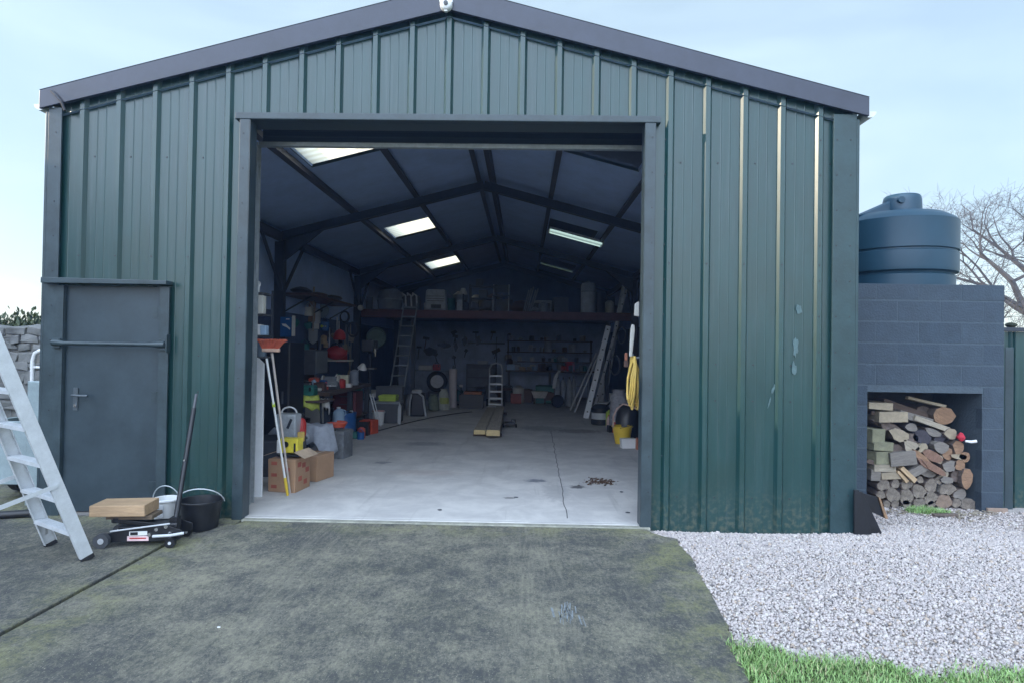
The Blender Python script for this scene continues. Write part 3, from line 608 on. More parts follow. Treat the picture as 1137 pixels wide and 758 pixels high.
# water tank
tankm = M('tank_plastic', (.012, .050, .085), .42, var=.1, scale=2.5, bump=.03, bscale=9)
tk = thing('water_tank', 'dark blue round plastic water tank with a domed top standing on the block store', 'water tank', (4.30, BY + .66, BT))
TR = .635
m = MB(); prof = [(TR - .035, 0), (TR - .03, .12), (TR - .05, .135), (TR - .045, .15), (TR - .005, .165), (TR, .2), (TR, .375), (TR - .015, .385), (TR - .015, .40), (TR + .004, .41), (TR + .004, .72), (TR + .006, .735), (TR - .03, .775), (TR - .12, .83), (TR - .26, .855), (.26, .875), (.0, .88)]
m.lathe(prof, 56); m.build('tank_body', tankm, tk, smooth=True)
m = MB(); m.lathe([(.20, .84), (.195, .99), (.185, 1.035), (.17, 1.05), (.0, 1.055)], 32, (.0, -.16, 0)); m.cyl((-.11, -.345, .97), (-.11, -.30, .97), .036, n=16); m.build('tank_lid', tankm, tk, smooth=True)
m = MB(); m.prism([(-.56, .80), (-.12, .84), (-.12, 1.0)], .16, (-.02, -.16, 0)); m.build('filler_ridge', tankm, tk, bevel=.02, smooth=True)
# firewood
bark = M('bark', (.13, .10, .085), .9, var=.4, scale=9, bump=.6, bscale=30)
ring = bpy.data.materials.new('log_end'); ring.use_nodes = True; N, L = nodes_of(ring); b = N['Principled BSDF']; b.inputs['Roughness'].default_value = .9
tc = N.new('ShaderNodeTexCoord'); nn = N.new('ShaderNodeTexNoise'); nn.inputs['Scale'].default_value = 18; nn.inputs['Detail'].default_value = 8; nn.inputs['Roughness'].default_value = .7; cr = N.new('ShaderNodeValToRGB')
cr.color_ramp.elements[0].position = .35; cr.color_ramp.elements[1].position = .7; cr.color_ramp.elements[0].color = (.09, .075, .062, 1); cr.color_ramp.elements[1].color = (.29, .245, .20, 1)
wv = N.new('ShaderNodeTexWave'); wv.wave_type = 'RINGS'; wv.rings_direction = 'Y'; wv.inputs['Scale'].default_value = 26; wv.inputs['Distortion'].default_value = 3; wv.inputs['Detail'].default_value = 3; L.new(tc.outputs['Object'], wv.inputs['Vector'])
mrg = N.new('ShaderNodeMath'); mrg.operation = 'MULTIPLY_ADD'; mrg.inputs[1].default_value = .22; L.new(wv.outputs['Fac'], mrg.inputs[0]); mrs = N.new('ShaderNodeMath'); mrs.operation = 'SUBTRACT'; mrs.inputs[1].default_value = .11; L.new(nn.outputs['Fac'], mrs.inputs[0]); L.new(mrs.outputs[0], mrg.inputs[2])
L.new(tc.outputs['Object'], nn.inputs['Vector']); L.new(mrg.outputs[0], cr.inputs['Fac']); L.new(cr.outputs['Color'], b.inputs['Base Color'])
bpn = N.new('ShaderNodeBump'); bpn.inputs['Strength'].default_value = .5; bpn.inputs['Distance'].default_value = .01; L.new(nn.outputs['Fac'], bpn.inputs['Height']); L.new(bpn.outputs['Normal'], b.inputs['Normal'])
split_o = M('split_orange', (.25, .15, .09), .85, var=.35, scale=9, bump=.5, bscale=30, stretch=(1, 1, 4))
pale_e = M('pale_sawn_end', (.29, .24, .17), .8, var=.25, scale=12, bump=.3)
mossy = M('mossy_beam', (.19, .185, .12), .85, var=.3, scale=8, bump=.3)
greyw = M('grey_timber', (.19, .17, .15), .85, var=.3, scale=8, bump=.4, stretch=(1, 6, 6))
darkl = M('dark_log', (.05, .045, .055), .9, var=.4, scale=9, bump=.5)
redbr = M('red_split', (.20, .115, .08), .85, var=.35, scale=9, bump=.4, stretch=(5, 1, 1))
LG = 'logs and offcuts stacked in the wood store'
def lp(zx, zy, Y): return at(940 + zx / 4.456, 430 + zy / 4.456, Y)
u = .01 * BY / 7 / 4.456 * 10 / 10          # metres per enlarged pixel
u = BY / 700 / 4.456
def rlog(zx, zy, r, label, mats=None, sq=1.0, dy=0, n=14, L_=.5):
    Y = BY + .10 + dy; p = lp(zx, zy, Y); rr = random.Random(zx * 7 + zy); R0 = r * u
    ph = [rr.uniform(0, 6) for _ in range(3)]; m = MB(); vs = []; nr = n
    tilt = (rr.uniform(-.12, .12), rr.uniform(-.08, .08))
    for k, yy in enumerate((0, .012, L_)):
        for i in range(nr):
            a = 2 * math.pi * i / nr; q = R0 * (1 + .10 * math.sin(2 * a + ph[0]) + .08 * math.sin(3 * a + ph[1]) + .05 * math.sin(5 * a + ph[2]) + rr.uniform(-.05, .05)) * (.95 if k == 0 else 1)
            vs.append((math.cos(a) * q + tilt[0] * yy, yy, math.sin(a) * q * sq + tilt[1] * yy))
    m.add(vs, [(k * nr + i, k * nr + (i + 1) % nr, (k + 1) * nr + (i + 1) % nr, (k + 1) * nr + i) for k in range(2) for i in range(nr)])
    m.slot(1); m.add([vs[i] for i in range(nr)], [tuple(range(nr))]); m.add(vs[2 * nr:], [tuple(range(nr))])
    o = m.build('firewood_log', mats or [bark, ring], loc=(p.x, Y, p.z)); tag(o, label, 'log', LG); return o
def beam(zx, zy, w_, h_, label, mat, ang=0, L_=.5, dy=0, yaw=0, name='timber_offcut', tz=0):
    Y = BY + .08 + dy; p = lp(zx, zy, Y); m = MB(); rr = random.Random(zx + zy * 3)
    m.box((0, L_ / 2, 0), (w_ * u, L_, h_ * u), jit=.006)
    o = m.build(name, mat, bevel=.004, loc=(p.x, Y, p.z), rot=(tz, ang, yaw)); tag(o, label, 'timber', LG); return o
def split(zx, zy, w_, h_, label, mats, ang=0, dy=0, L_=.42, yaw=0, tz=0):
    Y = BY + .08 + dy; p = lp(zx, zy, Y); rr = random.Random(zx * 3 + zy); n = 9; poly = []
    for i in range(n):
        a = 2 * math.pi * i / n; q = rr.uniform(.78, 1.12) * (1.15 if math.sin(a) > 0 else .9); poly.append((math.cos(a) * w_ / 2 * u * q, math.sin(a) * h_ / 2 * u * q))
    m = MB(); m.slot(0); vs = [(x, 0, z) for x, z in poly] + [(x * rr.uniform(.9, 1.1), L_, z * rr.uniform(.9, 1.1)) for x, z in poly]
    m.add(vs, [(i, n + i, n + (i + 1) % n, (i + 1) % n) for i in range(n)]); m.slot(1); m.add(vs[:n], [tuple(range(n))]); m.add(vs[n:], [tuple(range(n))])
    o = m.build('split_log', mats, bevel=.003, loc=(p.x, Y, p.z), rot=(tz, ang, yaw)); tag(o, label, 'log', LG); return o
# round logs, lowest rows
for (zx, zy, r, l) in [(240, 576, 20, 'smallest grey round log at the bottom left of the log pile'), (298, 577, 22, 'round log half hidden by weeds in the bottom row of the pile'), (360, 572, 30, 'broad round log in the bottom row just right of the green weeds'), (420, 578, 20, 'small round log squeezed between two larger ones in the bottom row'),
        (183, 480, 31, 'grey round log under the pale offcuts at the left end of the log rows'), (242, 474, 23, 'small dark round log second from the left in the upper log row'), (300, 474, 31, 'grey round log third from the left in the upper log row'), (230, 530, 37, 'pale round log with a clean cut end, left end of the middle row'), (170, 530, 22, 'shadowed round log against the left side of the store'),
        (298, 540, 37, 'pale round log second from the left in the middle row'), (360, 515, 37, 'large pale round log in the centre of the log rows'), (418, 484, 33, 'round log with a dark rim above the large centre log'), (415, 545, 35, 'round log right of the large centre log in the middle row'),
        (455, 458, 20, 'thin round log wedged over the log with a dark rim'), (365, 455, 18, 'thin grey round log between the planks and the log rows'), (545, 570, 24, 'round log leaning against the big oval log at the bottom right'), (200, 575, 18, 'thin log end touching the gravel at the far left of the pile')]:
    rlog(zx, zy, r, l)
rlog(482, 562, 46, 'big oval log with a brown cut end in the bottom row', [bark, M('brown_end', (.22, .16, .12), .9, var=.3, scale=15, bump=.4)], sq=.72)
rlog(500, 503, 42, 'wide oval log with pale bark on the right of the log rows', [greyw, ring], sq=.72)
rlog(608, 578, 48, 'flat weathered log lying at the bottom right by the pier', [greyw, ring], sq=.55)
rlog(562, 528, 34, 'brown barked log between the oval log and the right pier', [bark, greyw], sq=.8)
rlog(500, 328, 29, 'orange round log with a fresh cut end on the right of the heap', [bark, split_o]); rlog(517, 228, 30, 'round pale log beside the red rag near the top right', [bark, pale_e], L_=.4)
rlog(460, 355, 20, 'small pale round log left of the fresh orange log', [bark, pale_e]); rlog(322, 196, 30, 'dark grey round log near the top of the heap', [darkl, greyw], sq=.75, dy=.05)
rlog(375, 245, 44, 'large charred black log in the middle of the heap', [darkl, darkl], sq=.85, dy=.03); rlog(462, 255, 30, 'black log behind the round pale log', [darkl, darkl], sq=.8, dy=.05)
# sawn offcuts on the left
beam(172, 92, 120, 34, 'pale plank end at the top left of the wood heap', pale_e, .05, dy=.02); beam(232, 145, 140, 52, 'thick pale beam with nail holes second from the top left', pale_e, -.02)
beam(150, 128, 60, 20, 'thin dark board above the thick pale beam', wood_d, .1, dy=.08)
beam(160, 240, 72, 70, 'square mossy beam end on the left of the heap', mossy, 0, yaw=.25); beam(185, 292, 108, 42, 'mossy plank beneath the square mossy beam', mossy, .03, yaw=.2); beam(185, 346, 92, 62, 'thick green-tinged beam above the grey boards', mossy, .02, yaw=.3)
beam(192, 398, 116, 34, 'brownish board third from the bottom of the offcut stack', wood_g, .05, yaw=.1); beam(222, 437, 94, 36, 'pale squared offcut at the foot of the offcut stack', pale_e, -.04); beam(145, 432, 46, 58, 'short grey block at the foot of the left side', greyw, .02)
beam(130, 372, 60, 22, 'dark thin board in the left side of the offcut stack', wood_d, .3)
beam(282, 352, 120, 66, 'wide grey board end right of the mossy beams', greyw, -.12, dy=-.03, yaw=-.1)
beam(352, 412, 112, 40, 'slanting grey plank in the middle of the heap', greyw, -.5, dy=-.02); beam(310, 432, 96, 22, 'yellowish lath slanting beneath the grey plank', wood, .75, dy=-.03); beam(280, 440, 70, 16, 'short splintered lath left of the yellowish one', wood, .85, dy=-.01)
# long planks on top, lying back into the store
beam(400, 72, 190, 14, 'long pale lath lying highest in the log opening', pale_e, .22, dy=.12, L_=.06); beam(300, 105, 250, 30, 'long brown plank sloping down over the top of the heap', wood_d, .32, dy=.22, L_=.2); beam(345, 150, 170, 36, 'long grey plank sloping beneath the brown one', greyw, .28, dy=.06, L_=.2)
beam(425, 178, 180, 26, 'pale grey board sloping towards the round pale log', wood_g, .34, dy=.03, L_=.2); beam(265, 120, 120, 30, 'dark weathered plank behind the thick pale beam', wood_d, .2, dy=.18, L_=.2)
split(480, 145, 110, 90, 'dark split log at the top right of the heap', [bark, split_o], .5, dy=.12); split(262, 238, 100, 60, 'pale split log with torn fibres left of the charred log', [bark, pale_e], .25)
split(215, 200, 120, 50, 'long split log with brown bark beneath the thick pale beam', [bark, bark], .4, dy=.04); split(375, 300, 70, 40, 'light split log under the charred log', [pale_e, pale_e], -.5)
split(320, 300, 90, 70, 'brown split log left of the centre of the heap', [bark, wood_g], .6); split(372, 348, 110, 30, 'splintered orange split log slanting across the centre', [split_o, split_o], .7, dy=-.02)
split(425, 340, 120, 50, 'split log with grey bark slanting to the right of the orange splinter', [bark, redbr], .6); split(440, 405, 150, 34, 'long red-brown split log slanting in the centre', [redbr, redbr], .55, dy=-.04)
split(395, 385, 110, 26, 'thin red-brown split log above the long one', [redbr, redbr], .6, dy=-.03); split(470, 300, 70, 56, 'grey split log above the fresh orange log', [greyw, greyw], .2)
split(555, 300, 56, 70, 'orange split log upright at the right of the heap', [bark, split_o], .1); split(590, 345, 54, 56, 'orange split log nearest the right pier', [bark, split_o], -.3); split(560, 342, 80, 30, 'flat split log with a pale face at the right', [split_o, pale_e], .1)
split(560, 386, 56, 56, 'brown split log beneath the flat pale one', [bark, split_o], .3); split(512, 392, 66, 60, 'grey split log right of the long red-brown one', [bark, greyw], 0); split(596, 462, 62, 104, 'tall split log with a bright orange face by the right pier', [bark, split_o], .12, dy=-.03)
split(540, 440, 60, 60, 'dark split log left of the tall bright orange one', [bark, bark], .2, dy=.04); split(480, 430, 60, 46, 'small brown split log over the upper log row', [bark, wood_g], .1, dy=.02); split(500, 460, 70, 36, 'flat grey split log over the wide oval log', [bark, greyw], 0)
split(405, 425, 80, 44, 'grey split log above the round log with a dark rim', [bark, greyw], .2, dy=.03); split(330, 255, 60, 50, 'dark brown split log against the charred log', [bark, bark], 0, dy=.05); split(430, 225, 80, 40, 'grey split log under the sloping board', [bark, greyw], .4, dy=.05)
split(245, 310, 70, 50, 'dark split log between the mossy plank and the centre', [bark, bark], .2, dy=.05); split(400, 130, 120, 60, 'shadowed split log behind the sloping planks', [bark, bark], .4, dy=.25); split(180, 180, 110, 50, 'shadowed split log beneath the thin dark board', [bark, bark], .2, dy=.1)
p = lp(470, 625, BY - .15); o = MB().box((0, 0, 0), (.26, .05, .03), jit=.01).build('bark_strip', bark, bevel=.004, loc=(p.x, BY - .2, float(gz(p.x, BY - .2)) + .015), rot=(0, .02, .15)); tag(o, 'flat strip of brown bark on the gravel before the log pile', 'bark')
m = MB(); rr = random.Random(8)
for k in range(70):
    x, y = rr.uniform(3.7, 4.95), BY - abs(rr.gauss(.02, .14)); m.box((x, y, float(gz(x, y)) + .012), (rr.uniform(.015, .07), rr.uniform(.01, .025), .008), (rr.uniform(-.3, .3), rr.uniform(-.3, .3), rr.uniform(0, 3)))
struct(m.build('wood_chips', [wood_g]), 'stuff', 'bark and wood chips scattered before the log pile')
p = lp(562, 243, BY + .05); m = MB().blob((0, 0, 0), (.075, .09, .085), 2, .35, seed=3); o = m.build('red_rag', M('red_cloth', (.42, .02, .04), .8, var=.2), loc=(p.x, BY + .05, p.z), smooth=True); tag(o, 'crumpled red rag on the right side of the log pile', 'rag')
p = lp(615, 264, BY + .04); m = MB().tube([(-.06, 0, .0), (.0, -.01, -.006), (.045, -.02, .004)], .014, 10, radii=[.012, .016, .016]); o = m.build('pipe_offcut', white, loc=(p.x, BY + .04, p.z), smooth=True); tag(o, 'short white pipe offcut beside the red rag', 'pipe')
# black boards leaning at the shed corner
bd = M('black_sheet', (.008, .009, .012), .45, var=.3); 
def face(Y, pix): return [(lambda q: (q.x, q.z))(at(940 + a / 4.456, 430 + b / 4.456, Y)) for a, b in pix]
for Yb, pix, l in ((5.50, [(36, 505), (58, 505), (122, 724), (36, 724)], 'black board tight against the shed corner, foremost of the three'), (5.56, [(52, 512), (76, 515), (180, 733), (118, 722)], 'black board slanting out from the shed corner behind the foremost one')):
    pl = face(Yb, pix); o0 = Vector((pl[2][0], Yb, min(z for _, z in pl))); tag(MB().prism([(x - o0.x, z - o0.z) for x, z in pl], .02).build('black_board', bd, bevel=.002, loc=o0), l, 'board', 'black boards leaning at the shed corner')
pl = face(5.95, [(72, 518), (150, 538), (182, 640), (120, 612)]); o0 = Vector((pl[2][0], 5.95, min(z for _, z in pl)))
tb = thing('black_board', 'black tray with raw wooden edges leaning behind the two plain black boards', 'board', o0, 0, 'black boards leaning at the shed corner')
MB().prism([(x - o0.x, z - o0.z) for x, z in pl], .02).build('panel', bd, tb, bevel=.002)
pl = face(5.95, [(150, 536), (160, 541), (200, 645), (183, 643)]); MB().prism([(x - o0.x, z - o0.z) for x, z in pl], .05).build('wooden_edge', M('raw_edge', (.26, .16, .09), .7, var=.25), tb, bevel=.002)
# green fence to the right
fe = thing('metal_fence', 'dark green corrugated metal fence right of the block store', 'fence', (5.17, 6.95, -.1))
m = MB(); p = rib_profile(5.2, 12, 5.34, .2); rib_wall(m, p, lambda x: -.15, lambda x: 1.80, lambda q, d, z: (q, 6.98 - d * .7, z)); m.build('fence_sheet', green, fe, world=True)
m = MB(); m.bx(5.17, 12, 6.93, 7.03, 1.803, 1.845); m.build('fence_capping', steel_dk, fe, bevel=.004, world=True)
m = MB(); m.bx(5.21, 5.30, 6.90, 6.935, -.15, 1.63); m.build('fence_post', trim, fe, bevel=.004, world=True)
m = MB(); m.bx(5.12, 5.19, 6.88, 6.96, -.15, 1.79); m.build('fence_post', green, fe, bevel=.004, world=True)
p = at(1117, 354, 6.98); m = MB().blob((0, 0, 0), (.12, .08, .07), 2, .3, seed=8); o = m.build('moss_clump', M('moss_dark', (.03, .035, .02), .95), loc=(p.x + .06, 6.98, 1.87)); tag(o, 'dark clump of moss on the fence capping beside the block store', 'moss')

# ================================================================== BARE TREES
twig = M('bare_bark', (.085, .075, .072), .9, var=.3, scale=6, bump=.3)
def bare_tree(name, loc, H, seed, label, lean=(0, 0), spread=1.0, depth=6):
    rr = random.Random(seed); tr = MB(); cr = MB(); root = thing(name, label, 'tree', loc, 0, 'bare trees behind the fence')
    def grow(p, d, ln, r, lv, mb):
        n = 4; pts = [p]; q = p.copy(); dd = d.copy()
        for i in range(n):
            dd = (dd + Vector((rr.uniform(-1, 1), rr.uniform(-1, 1), rr.uniform(-.6, .8))) * .16).normalized(); q = q + dd * ln / n; pts.append(q.copy())
        mb.tube(pts, r, 6 if lv < 2 else (4 if lv < 4 else 3), radii=[r * (1 - .45 * i / n) for i in range(n + 1)])
        if lv >= depth: return
        k = 3 if lv < 3 else rr.choice((2, 3, 3, 4))
        for j in range(k):
            i = rr.choice((2, 3, 4)) if j else 4
            ax = Vector((rr.uniform(-1, 1), rr.uniform(-1, 1), rr.uniform(-.4, .7))).normalized()
            nd = (dd * (.75 if j == 0 else .38) + ax * (.55 if j == 0 else .85) * spread + Vector((0, 0, .08))).normalized()
            grow(pts[i], nd, ln * rr.uniform(.6, .82), max(.004, r * (.55 if j == 0 else .42)), lv + 1, cr)
    grow(Vector((0, 0, 0)), Vector((lean[0], lean[1], 1)).normalized(), H * .30, H * .028, 0, tr)
    tr.build('trunk', twig, root); cr.build('crown', twig, root); return root
bare_tree('bare_tree', (13.6, 16.5, -.3), 8.2, 11, 'bare leafless tree rising behind the water tank and block store', (-.08, 0), 1.15, 7)
bare_tree('bare_tree', (16.2, 19.0, -.3), 9.2, 23, 'larger bare tree at the right edge, behind the fence', (-.15, 0), 1.1, 7)

# ================================================================== LEFT OF THE SHED
wall = thing('stone_wall', 'grey rubble stone boundary wall left of the shed', 'wall', (-11, 9.6, -.3))
m = MB(); rr = random.Random(9); z = -.3
while z < 1.72:
    h_ = rr.uniform(.09, .2); x = -16 + rr.uniform(0, .2)
    while x < -4.7:
        w_ = rr.uniform(.10, .34); m.box((x + w_ / 2, 9.6 + rr.uniform(-.025, .025), z + h_ / 2), (w_ - .012, .28, min(h_, 1.9 - z) - .010), (rr.uniform(-.04, .04), rr.uniform(-.10, .10), rr.uniform(-.05, .05)), jit=.032); x += w_
    z += h_
m.build('stones', M('rubble_stone', (.19, .19, .185), .9, var=.4, scale=2.4, bump=.5, bscale=18), wall, bevel=.014, world=True)
m = MB(); m.bx(-16, -4.7, 9.49, 9.72, -.3, 1.72); m.build('mortar', M('wall_mortar', (.20, .195, .18), .95, var=.3, scale=12, bump=.4), wall, world=True)
def hedge(name, x0, x1, y, zt, label, n, seed):
    r2 = np.random.default_rng(seed); x = r2.uniform(x0, x1, n); top = zt + .14 * np.sin(2.6 * x) + .08 * np.sin(7 * x + 1); z = top - np.abs(r2.normal(0, .5, n)) * .7 + r2.normal(0, .05, n); yy = y + r2.normal(0, .35, n)
    V = np.zeros((n, 4, 3)); a = r2.uniform(0, 6.28, n); b_ = r2.uniform(-1.2, 1.2, n); s = r2.uniform(.03, .06, n)
    ux = np.stack([np.cos(a), np.sin(a), b_ * .5], -1); uz = np.stack([-np.sin(a) * .5, np.cos(a) * .5, np.ones(n)], -1); c = np.stack([x, yy, z], -1)
    V[:, 0] = c - uz * s[:, None]; V[:, 1] = c + ux * s[:, None] * .5; V[:, 2] = c + uz * s[:, None]; V[:, 3] = c - ux * s[:, None] * .5
    F = (np.array([(0, 1, 2), (0, 2, 3)])[None] + (np.arange(n) * 4)[:, None, None]).reshape(-1, 3)
    o = np_mesh(name, V.reshape(-1, 3), F, [M('hedge_leaf_a', (.05, .075, .028), .6, bump=0), M('hedge_leaf_b', (.09, .11, .045), .6, bump=0)], np.repeat(r2.integers(0, 2, n), 2)); tag(o, label, 'hedge'); return o
hedge('hedge', -17, -5.2, 11.2, 1.82, 'scruffy green hedge showing over the stone wall', 16000, 5)
# galvanised trailer end standing beside the shed corner
trl = thing('trailer', 'galvanised trailer with a hooped bar, half hidden behind the left corner of the shed', 'trailer', (-4.70, 6.28, -.014))
galp = M('galvanised_panel', (.30, .37, .39), .5, metal=.3, var=.2, scale=5)
m = MB(); m.bx(-.40, .02, -.35, -.31, .22, .78); m.bx(-.40, .02, .75, .79, .22, .78); m.bx(-.42, -.38, -.31, .75, .22, .78); m.bx(-.40, .02, -.35, .79, .18, .22); m.build('trailer_tray', galp, trl, bevel=.006)
m = MB(); m.bx(.04, .20, -.42, -.36, .0, 1.17); m.build('tail_panel', galp, trl, bevel=.01)
m = MB(); m.tube([(.065, -.39, 1.15), (.065, -.39, 1.36), (.085, -.39, 1.43), (.13, -.39, 1.455), (.3, -.39, 1.455)], .02, 10); m.tube([(.07, -.39, 1.3), (.3, -.39, 1.29)], .012, 8); m.build('hoop', white, trl, smooth=True)
m = MB(); m.cyl((-.5, .2, .20), (-.42, .2, .20), .2, n=24); m.build('trailer_wheel', rubber, trl, smooth=True)
pp = G(-6, 573, .04); m = MB().cyl((0, 0, .0), (.30, .12, 0), .035, n=14); m.slot(1).cyl((.27, .108, 0), (.305, .122, 0), .042, n=14); o = m.build('black_pipe', [black, grey_d], loc=(pp.x - .12, pp.y + .1, .018), smooth=True); tag(o, 'stub of black pipe lying on the concrete at the left edge', 'pipe')

# added unseen barn to the left, which keeps the low sun off the yard
bn = thing('sun_blocker', 'added unseen stone barn with a slate roof standing left of the yard', 'blocker', (-13.5, 2.5, -.3))
bstone = M('blocker_stone', (.26, .25, .235), .9, var=.35, scale=3, bump=.4, bscale=14)
MB().box((0, 0, 2.2), (6.0, 16, 4.4)).build('wall', bstone, bn)
m = MB(); 
for y in (-8.0, 7.7): m.add([(-3, y, 4.4), (3, y, 4.4), (0, y, 6.4), (-3, y + .3, 4.4), (3, y + .3, 4.4), (0, y + .3, 6.4)], [(0, 1, 2), (5, 4, 3), (0, 2, 5, 3), (1, 4, 5, 2), (0, 3, 4, 1)])
m.build('gable', bstone, bn)
for s_ in (-1, 1):
    m = MB(); m.add([(s_ * 3.25, -8.2, 4.3), (s_ * 3.25, 8.2, 4.3), (0, 8.2, 6.5), (0, -8.2, 6.5), (s_ * 3.25, -8.2, 4.42), (s_ * 3.25, 8.2, 4.42), (0, 8.2, 6.62), (0, -8.2, 6.62)], [(0, 1, 2, 3), (7, 6, 5, 4), (0, 4, 5, 1), (1, 5, 6, 2), (2, 6, 7, 3), (3, 7, 4, 0)]); m.build('roof', M('slate', (.09, .095, .11), .6, var=.3, scale=9, bump=.3), bn)
for y in (-4, 4): fr_ = MB().box((3.01, y, 2.2), (.06, 1.1, 1.2)).build('window', white, bn); MB().box((3.045, y, 2.2), (.02, .95, 1.05)).build('pane', M('dark_glass', (.02, .025, .03), .08, var=0, bump=0), fr_)
MB().box((3.03, 0, 1.15), (.08, 1.3, 2.2)).build('door', wood_d, bn, bevel=.01)

# ------------------------------------------------------------------ aluminium step ladder
A = G(98, 622, -.02); B = G(57, 606, -.02)
ab = (B - A); ab.z = 0; wdt = ab.length; ab.normalize()
per = Vector((ab.y, -ab.x, 0)); per = per if per.y < 0 else -per
lad = thing('step_ladder', 'tall aluminium step ladder standing in the near left foreground', 'ladder', (A.x, A.y, -.014))
lean = per * .37 + Vector((0, 0, 1)); lean.normalize(); LL = 2.15
def obox(mb, p, q, dw, w_, dt, t):        # bar from p to q with section w_ along dw and t along dt
    p, q, dw, dt = Vector(p), Vector(q), Vector(dw).normalized(), Vector(dt).normalized(); vs = []
    for c in (p, q):
        for a, b_ in ((-1, -1), (1, -1), (1, 1), (-1, 1)): vs.append(c + dw * a * w_ / 2 + dt * b_ * t / 2)
    mb.add(vs, [(3, 2, 1, 0), (4, 5, 6, 7), (0, 1, 5, 4), (1, 2, 6, 5), (2, 3, 7, 6), (3, 0, 4, 7)])
fw = (per - lean * per.dot(lean)).normalized()
for k in (0, 1):
    o0 = ab * (wdt * k); m = MB(); taper = ab * (-.10 if k else .0)
    obox(m, o0 + lean * .03, o0 + lean * LL + taper, fw, .085, ab, .006); 
    for sgn in (-1, 1): obox(m, o0 + lean * .03 + fw * .0395 * sgn + ab * (.012 if k == 0 else -.012), o0 + lean * LL + taper + fw * .0395 * sgn + ab * (.012 if k == 0 else -.012), fw, .005, ab, .026)
    m.build('stile', alu, lad, bevel=.0015)
    m = MB(); obox(m, o0 + lean * .0, o0 + lean * .028, fw, .088, ab, .02); m.build('rubber_foot', rubber, lad, bevel=.003)
for i in range(8):
    h = .22 + .25 * i; k = 1 - h / LL * .10 / wdt; m = MB(); c0 = lean * (h / lean.z) 
    p0, p1 = c0 + ab * .004, c0 + ab * (wdt * k - .004)
    obox(m, p0, p1, per, .085, (0, 0, 1), .004)
    for sgn in (-1, 1): obox(m, p0 + per * .041 * sgn + Vector((0, 0, -.012)), p1 + per * .041 * sgn + Vector((0, 0, -.012)), per, .004, (0, 0, 1), .026)
    for j in range(4): obox(m, p0 + per * (-.03 + .02 * j) + Vector((0, 0, .0035)), p1 + per * (-.03 + .02 * j) + Vector((0, 0, .0035)), per, .006, (0, 0, 1), .003)
    m.build('step', alu, lad, bevel=.001)
m = MB(); c0 = lean * .25
for o0, sg in ((ab * .0, 1), (ab * wdt, -1)): obox(m, o0 + lean * .10 + ab * .004 * sg, ab * (wdt * .5 - sg * wdt * .28) + lean * .235, fw, .02, (0, 0, 1), .003)
m.build('step_brace', alu_d, lad)
rear = per * 1.25
for k in (0, 1):
    o0 = ab * (wdt * k + (.06 if k else -.06)); m = MB(); top = ab * (wdt * k) + lean * (LL - .05) + per * .05; obox(m, o0 + rear, top, fw, .05, ab, .022); m.build('rear_leg', alu, lad, bevel=.002)
    m = MB(); f0 = ab * (wdt * k - (.012 if k == 0 else -.012)) + lean * .60; r0 = (o0 + rear).lerp(top, .16)
    obox(m, f0, r0, (0, 0, 1), .03, ab, .004); m.build('spreader', alu, lad)
m = MB(); obox(m, (rear + (rear * 0)).lerp(lean * LL, .2) - ab * .05, (ab * wdt + rear).lerp(ab * wdt + lean * LL, .2) + ab * .05, (0, 0, 1), .03, per, .015); m.build('rear_rail', alu, lad)
m = MB(); obox(m, lean * LL, ab * (wdt - .1) + lean * LL, per, .2, (0, 0, 1), .03); m.build('top_platform', grey_d, lad, bevel=.006)

# ------------------------------------------------------------------ trolley jack with timber on it
jl = G(122, 603, -.014); jr = G(200, 600, -.014)
jc = (jl + jr) / 2; jang = math.atan2(jr.y - jl.y, jr.x - jl.x); JL = (jr - jl).length
jk = thing('trolley_jack', 'black trolley jack with its long handle raised and red and white stickers', 'jack', (jc.x, jc.y, -.014), jang - .10)
h = JL / 2
for s in (-1, 1):
    m = MB(); m.prism([(-h - .02, .03), (-h + .02, .10), (h - .25, .15), (h - .05, .16), (h + .06, .12), (h + .06, .06), (h - .1, .04)], .012, (0, s * .10, 0)); m.build('side_plate', blackm, jk, bevel=.003)
for s in (-1, 1):
    m = MB(); m.cyl((-h + .0, s * .115, .055), (-h + .0, s * .155, .055), .055, n=20); m.slot(1).cyl((-h, s * .112, .055), (-h, s * .157, .055), .022, n=12); m.build('front_wheel', [grey_d, alu_d], jk, smooth=True)
    m = MB(); m.cyl((h + .0, s * .13, .04), (h + .0, s * .165, .04), .038, n=16); m.slot(1).cyl((h, s * .128, .04), (h, s * .168, .04), .012, n=10); m.build('rear_castor', [blackm, alu_d], jk, smooth=True)
m = MB(); m.box((.02, 0, .10), (JL * .8, .10, .07)); m.cyl((h - .2, 0, .12), (h, 0, .13), .045, n=16); m.build('hydraulic_body', blackm, jk, bevel=.006)
m = MB(); m.prism([(-.2, .16), (.18, .11), (.18, .15), (-.2, .19)], .08); m.cyl((-.2, 0, .16), (-.2, 0, .20), .05, n=16); m.build('lifting_arm', blackm, jk, bevel=.004)
m = MB(); m.tube([(-h + .05, -.12, .12), (h - .02, -.12, .175)], .006, 6); m.build('pull_rod', alu_d, jk)
for x, z in ((h - .12, .13), (h - .02, .10), (h - .17, .09), (h - .05, .15)):
    m = MB(); m.cyl((x, -.106, z), (x, -.118, z), .014, n=10); m.build('bolt', chrome, jk, smooth=True)
m = MB(); m.tube([(h - .14, -.12, .08), (h - .0, -.15, .095), (h + .08, -.11, .10)], .011, 8); m.build('carry_bar', alu_d, jk, smooth=True)
m = MB(); m.box((.0, -.108, .10), (.13, .002, .032)); m.slot(1); m.box((-.03, -.1095, .10), (.055, .002, .022)); m.slot(0); so_ = m.build('white_sticker', [white, black], jk, rot=(0, -.03, 0))
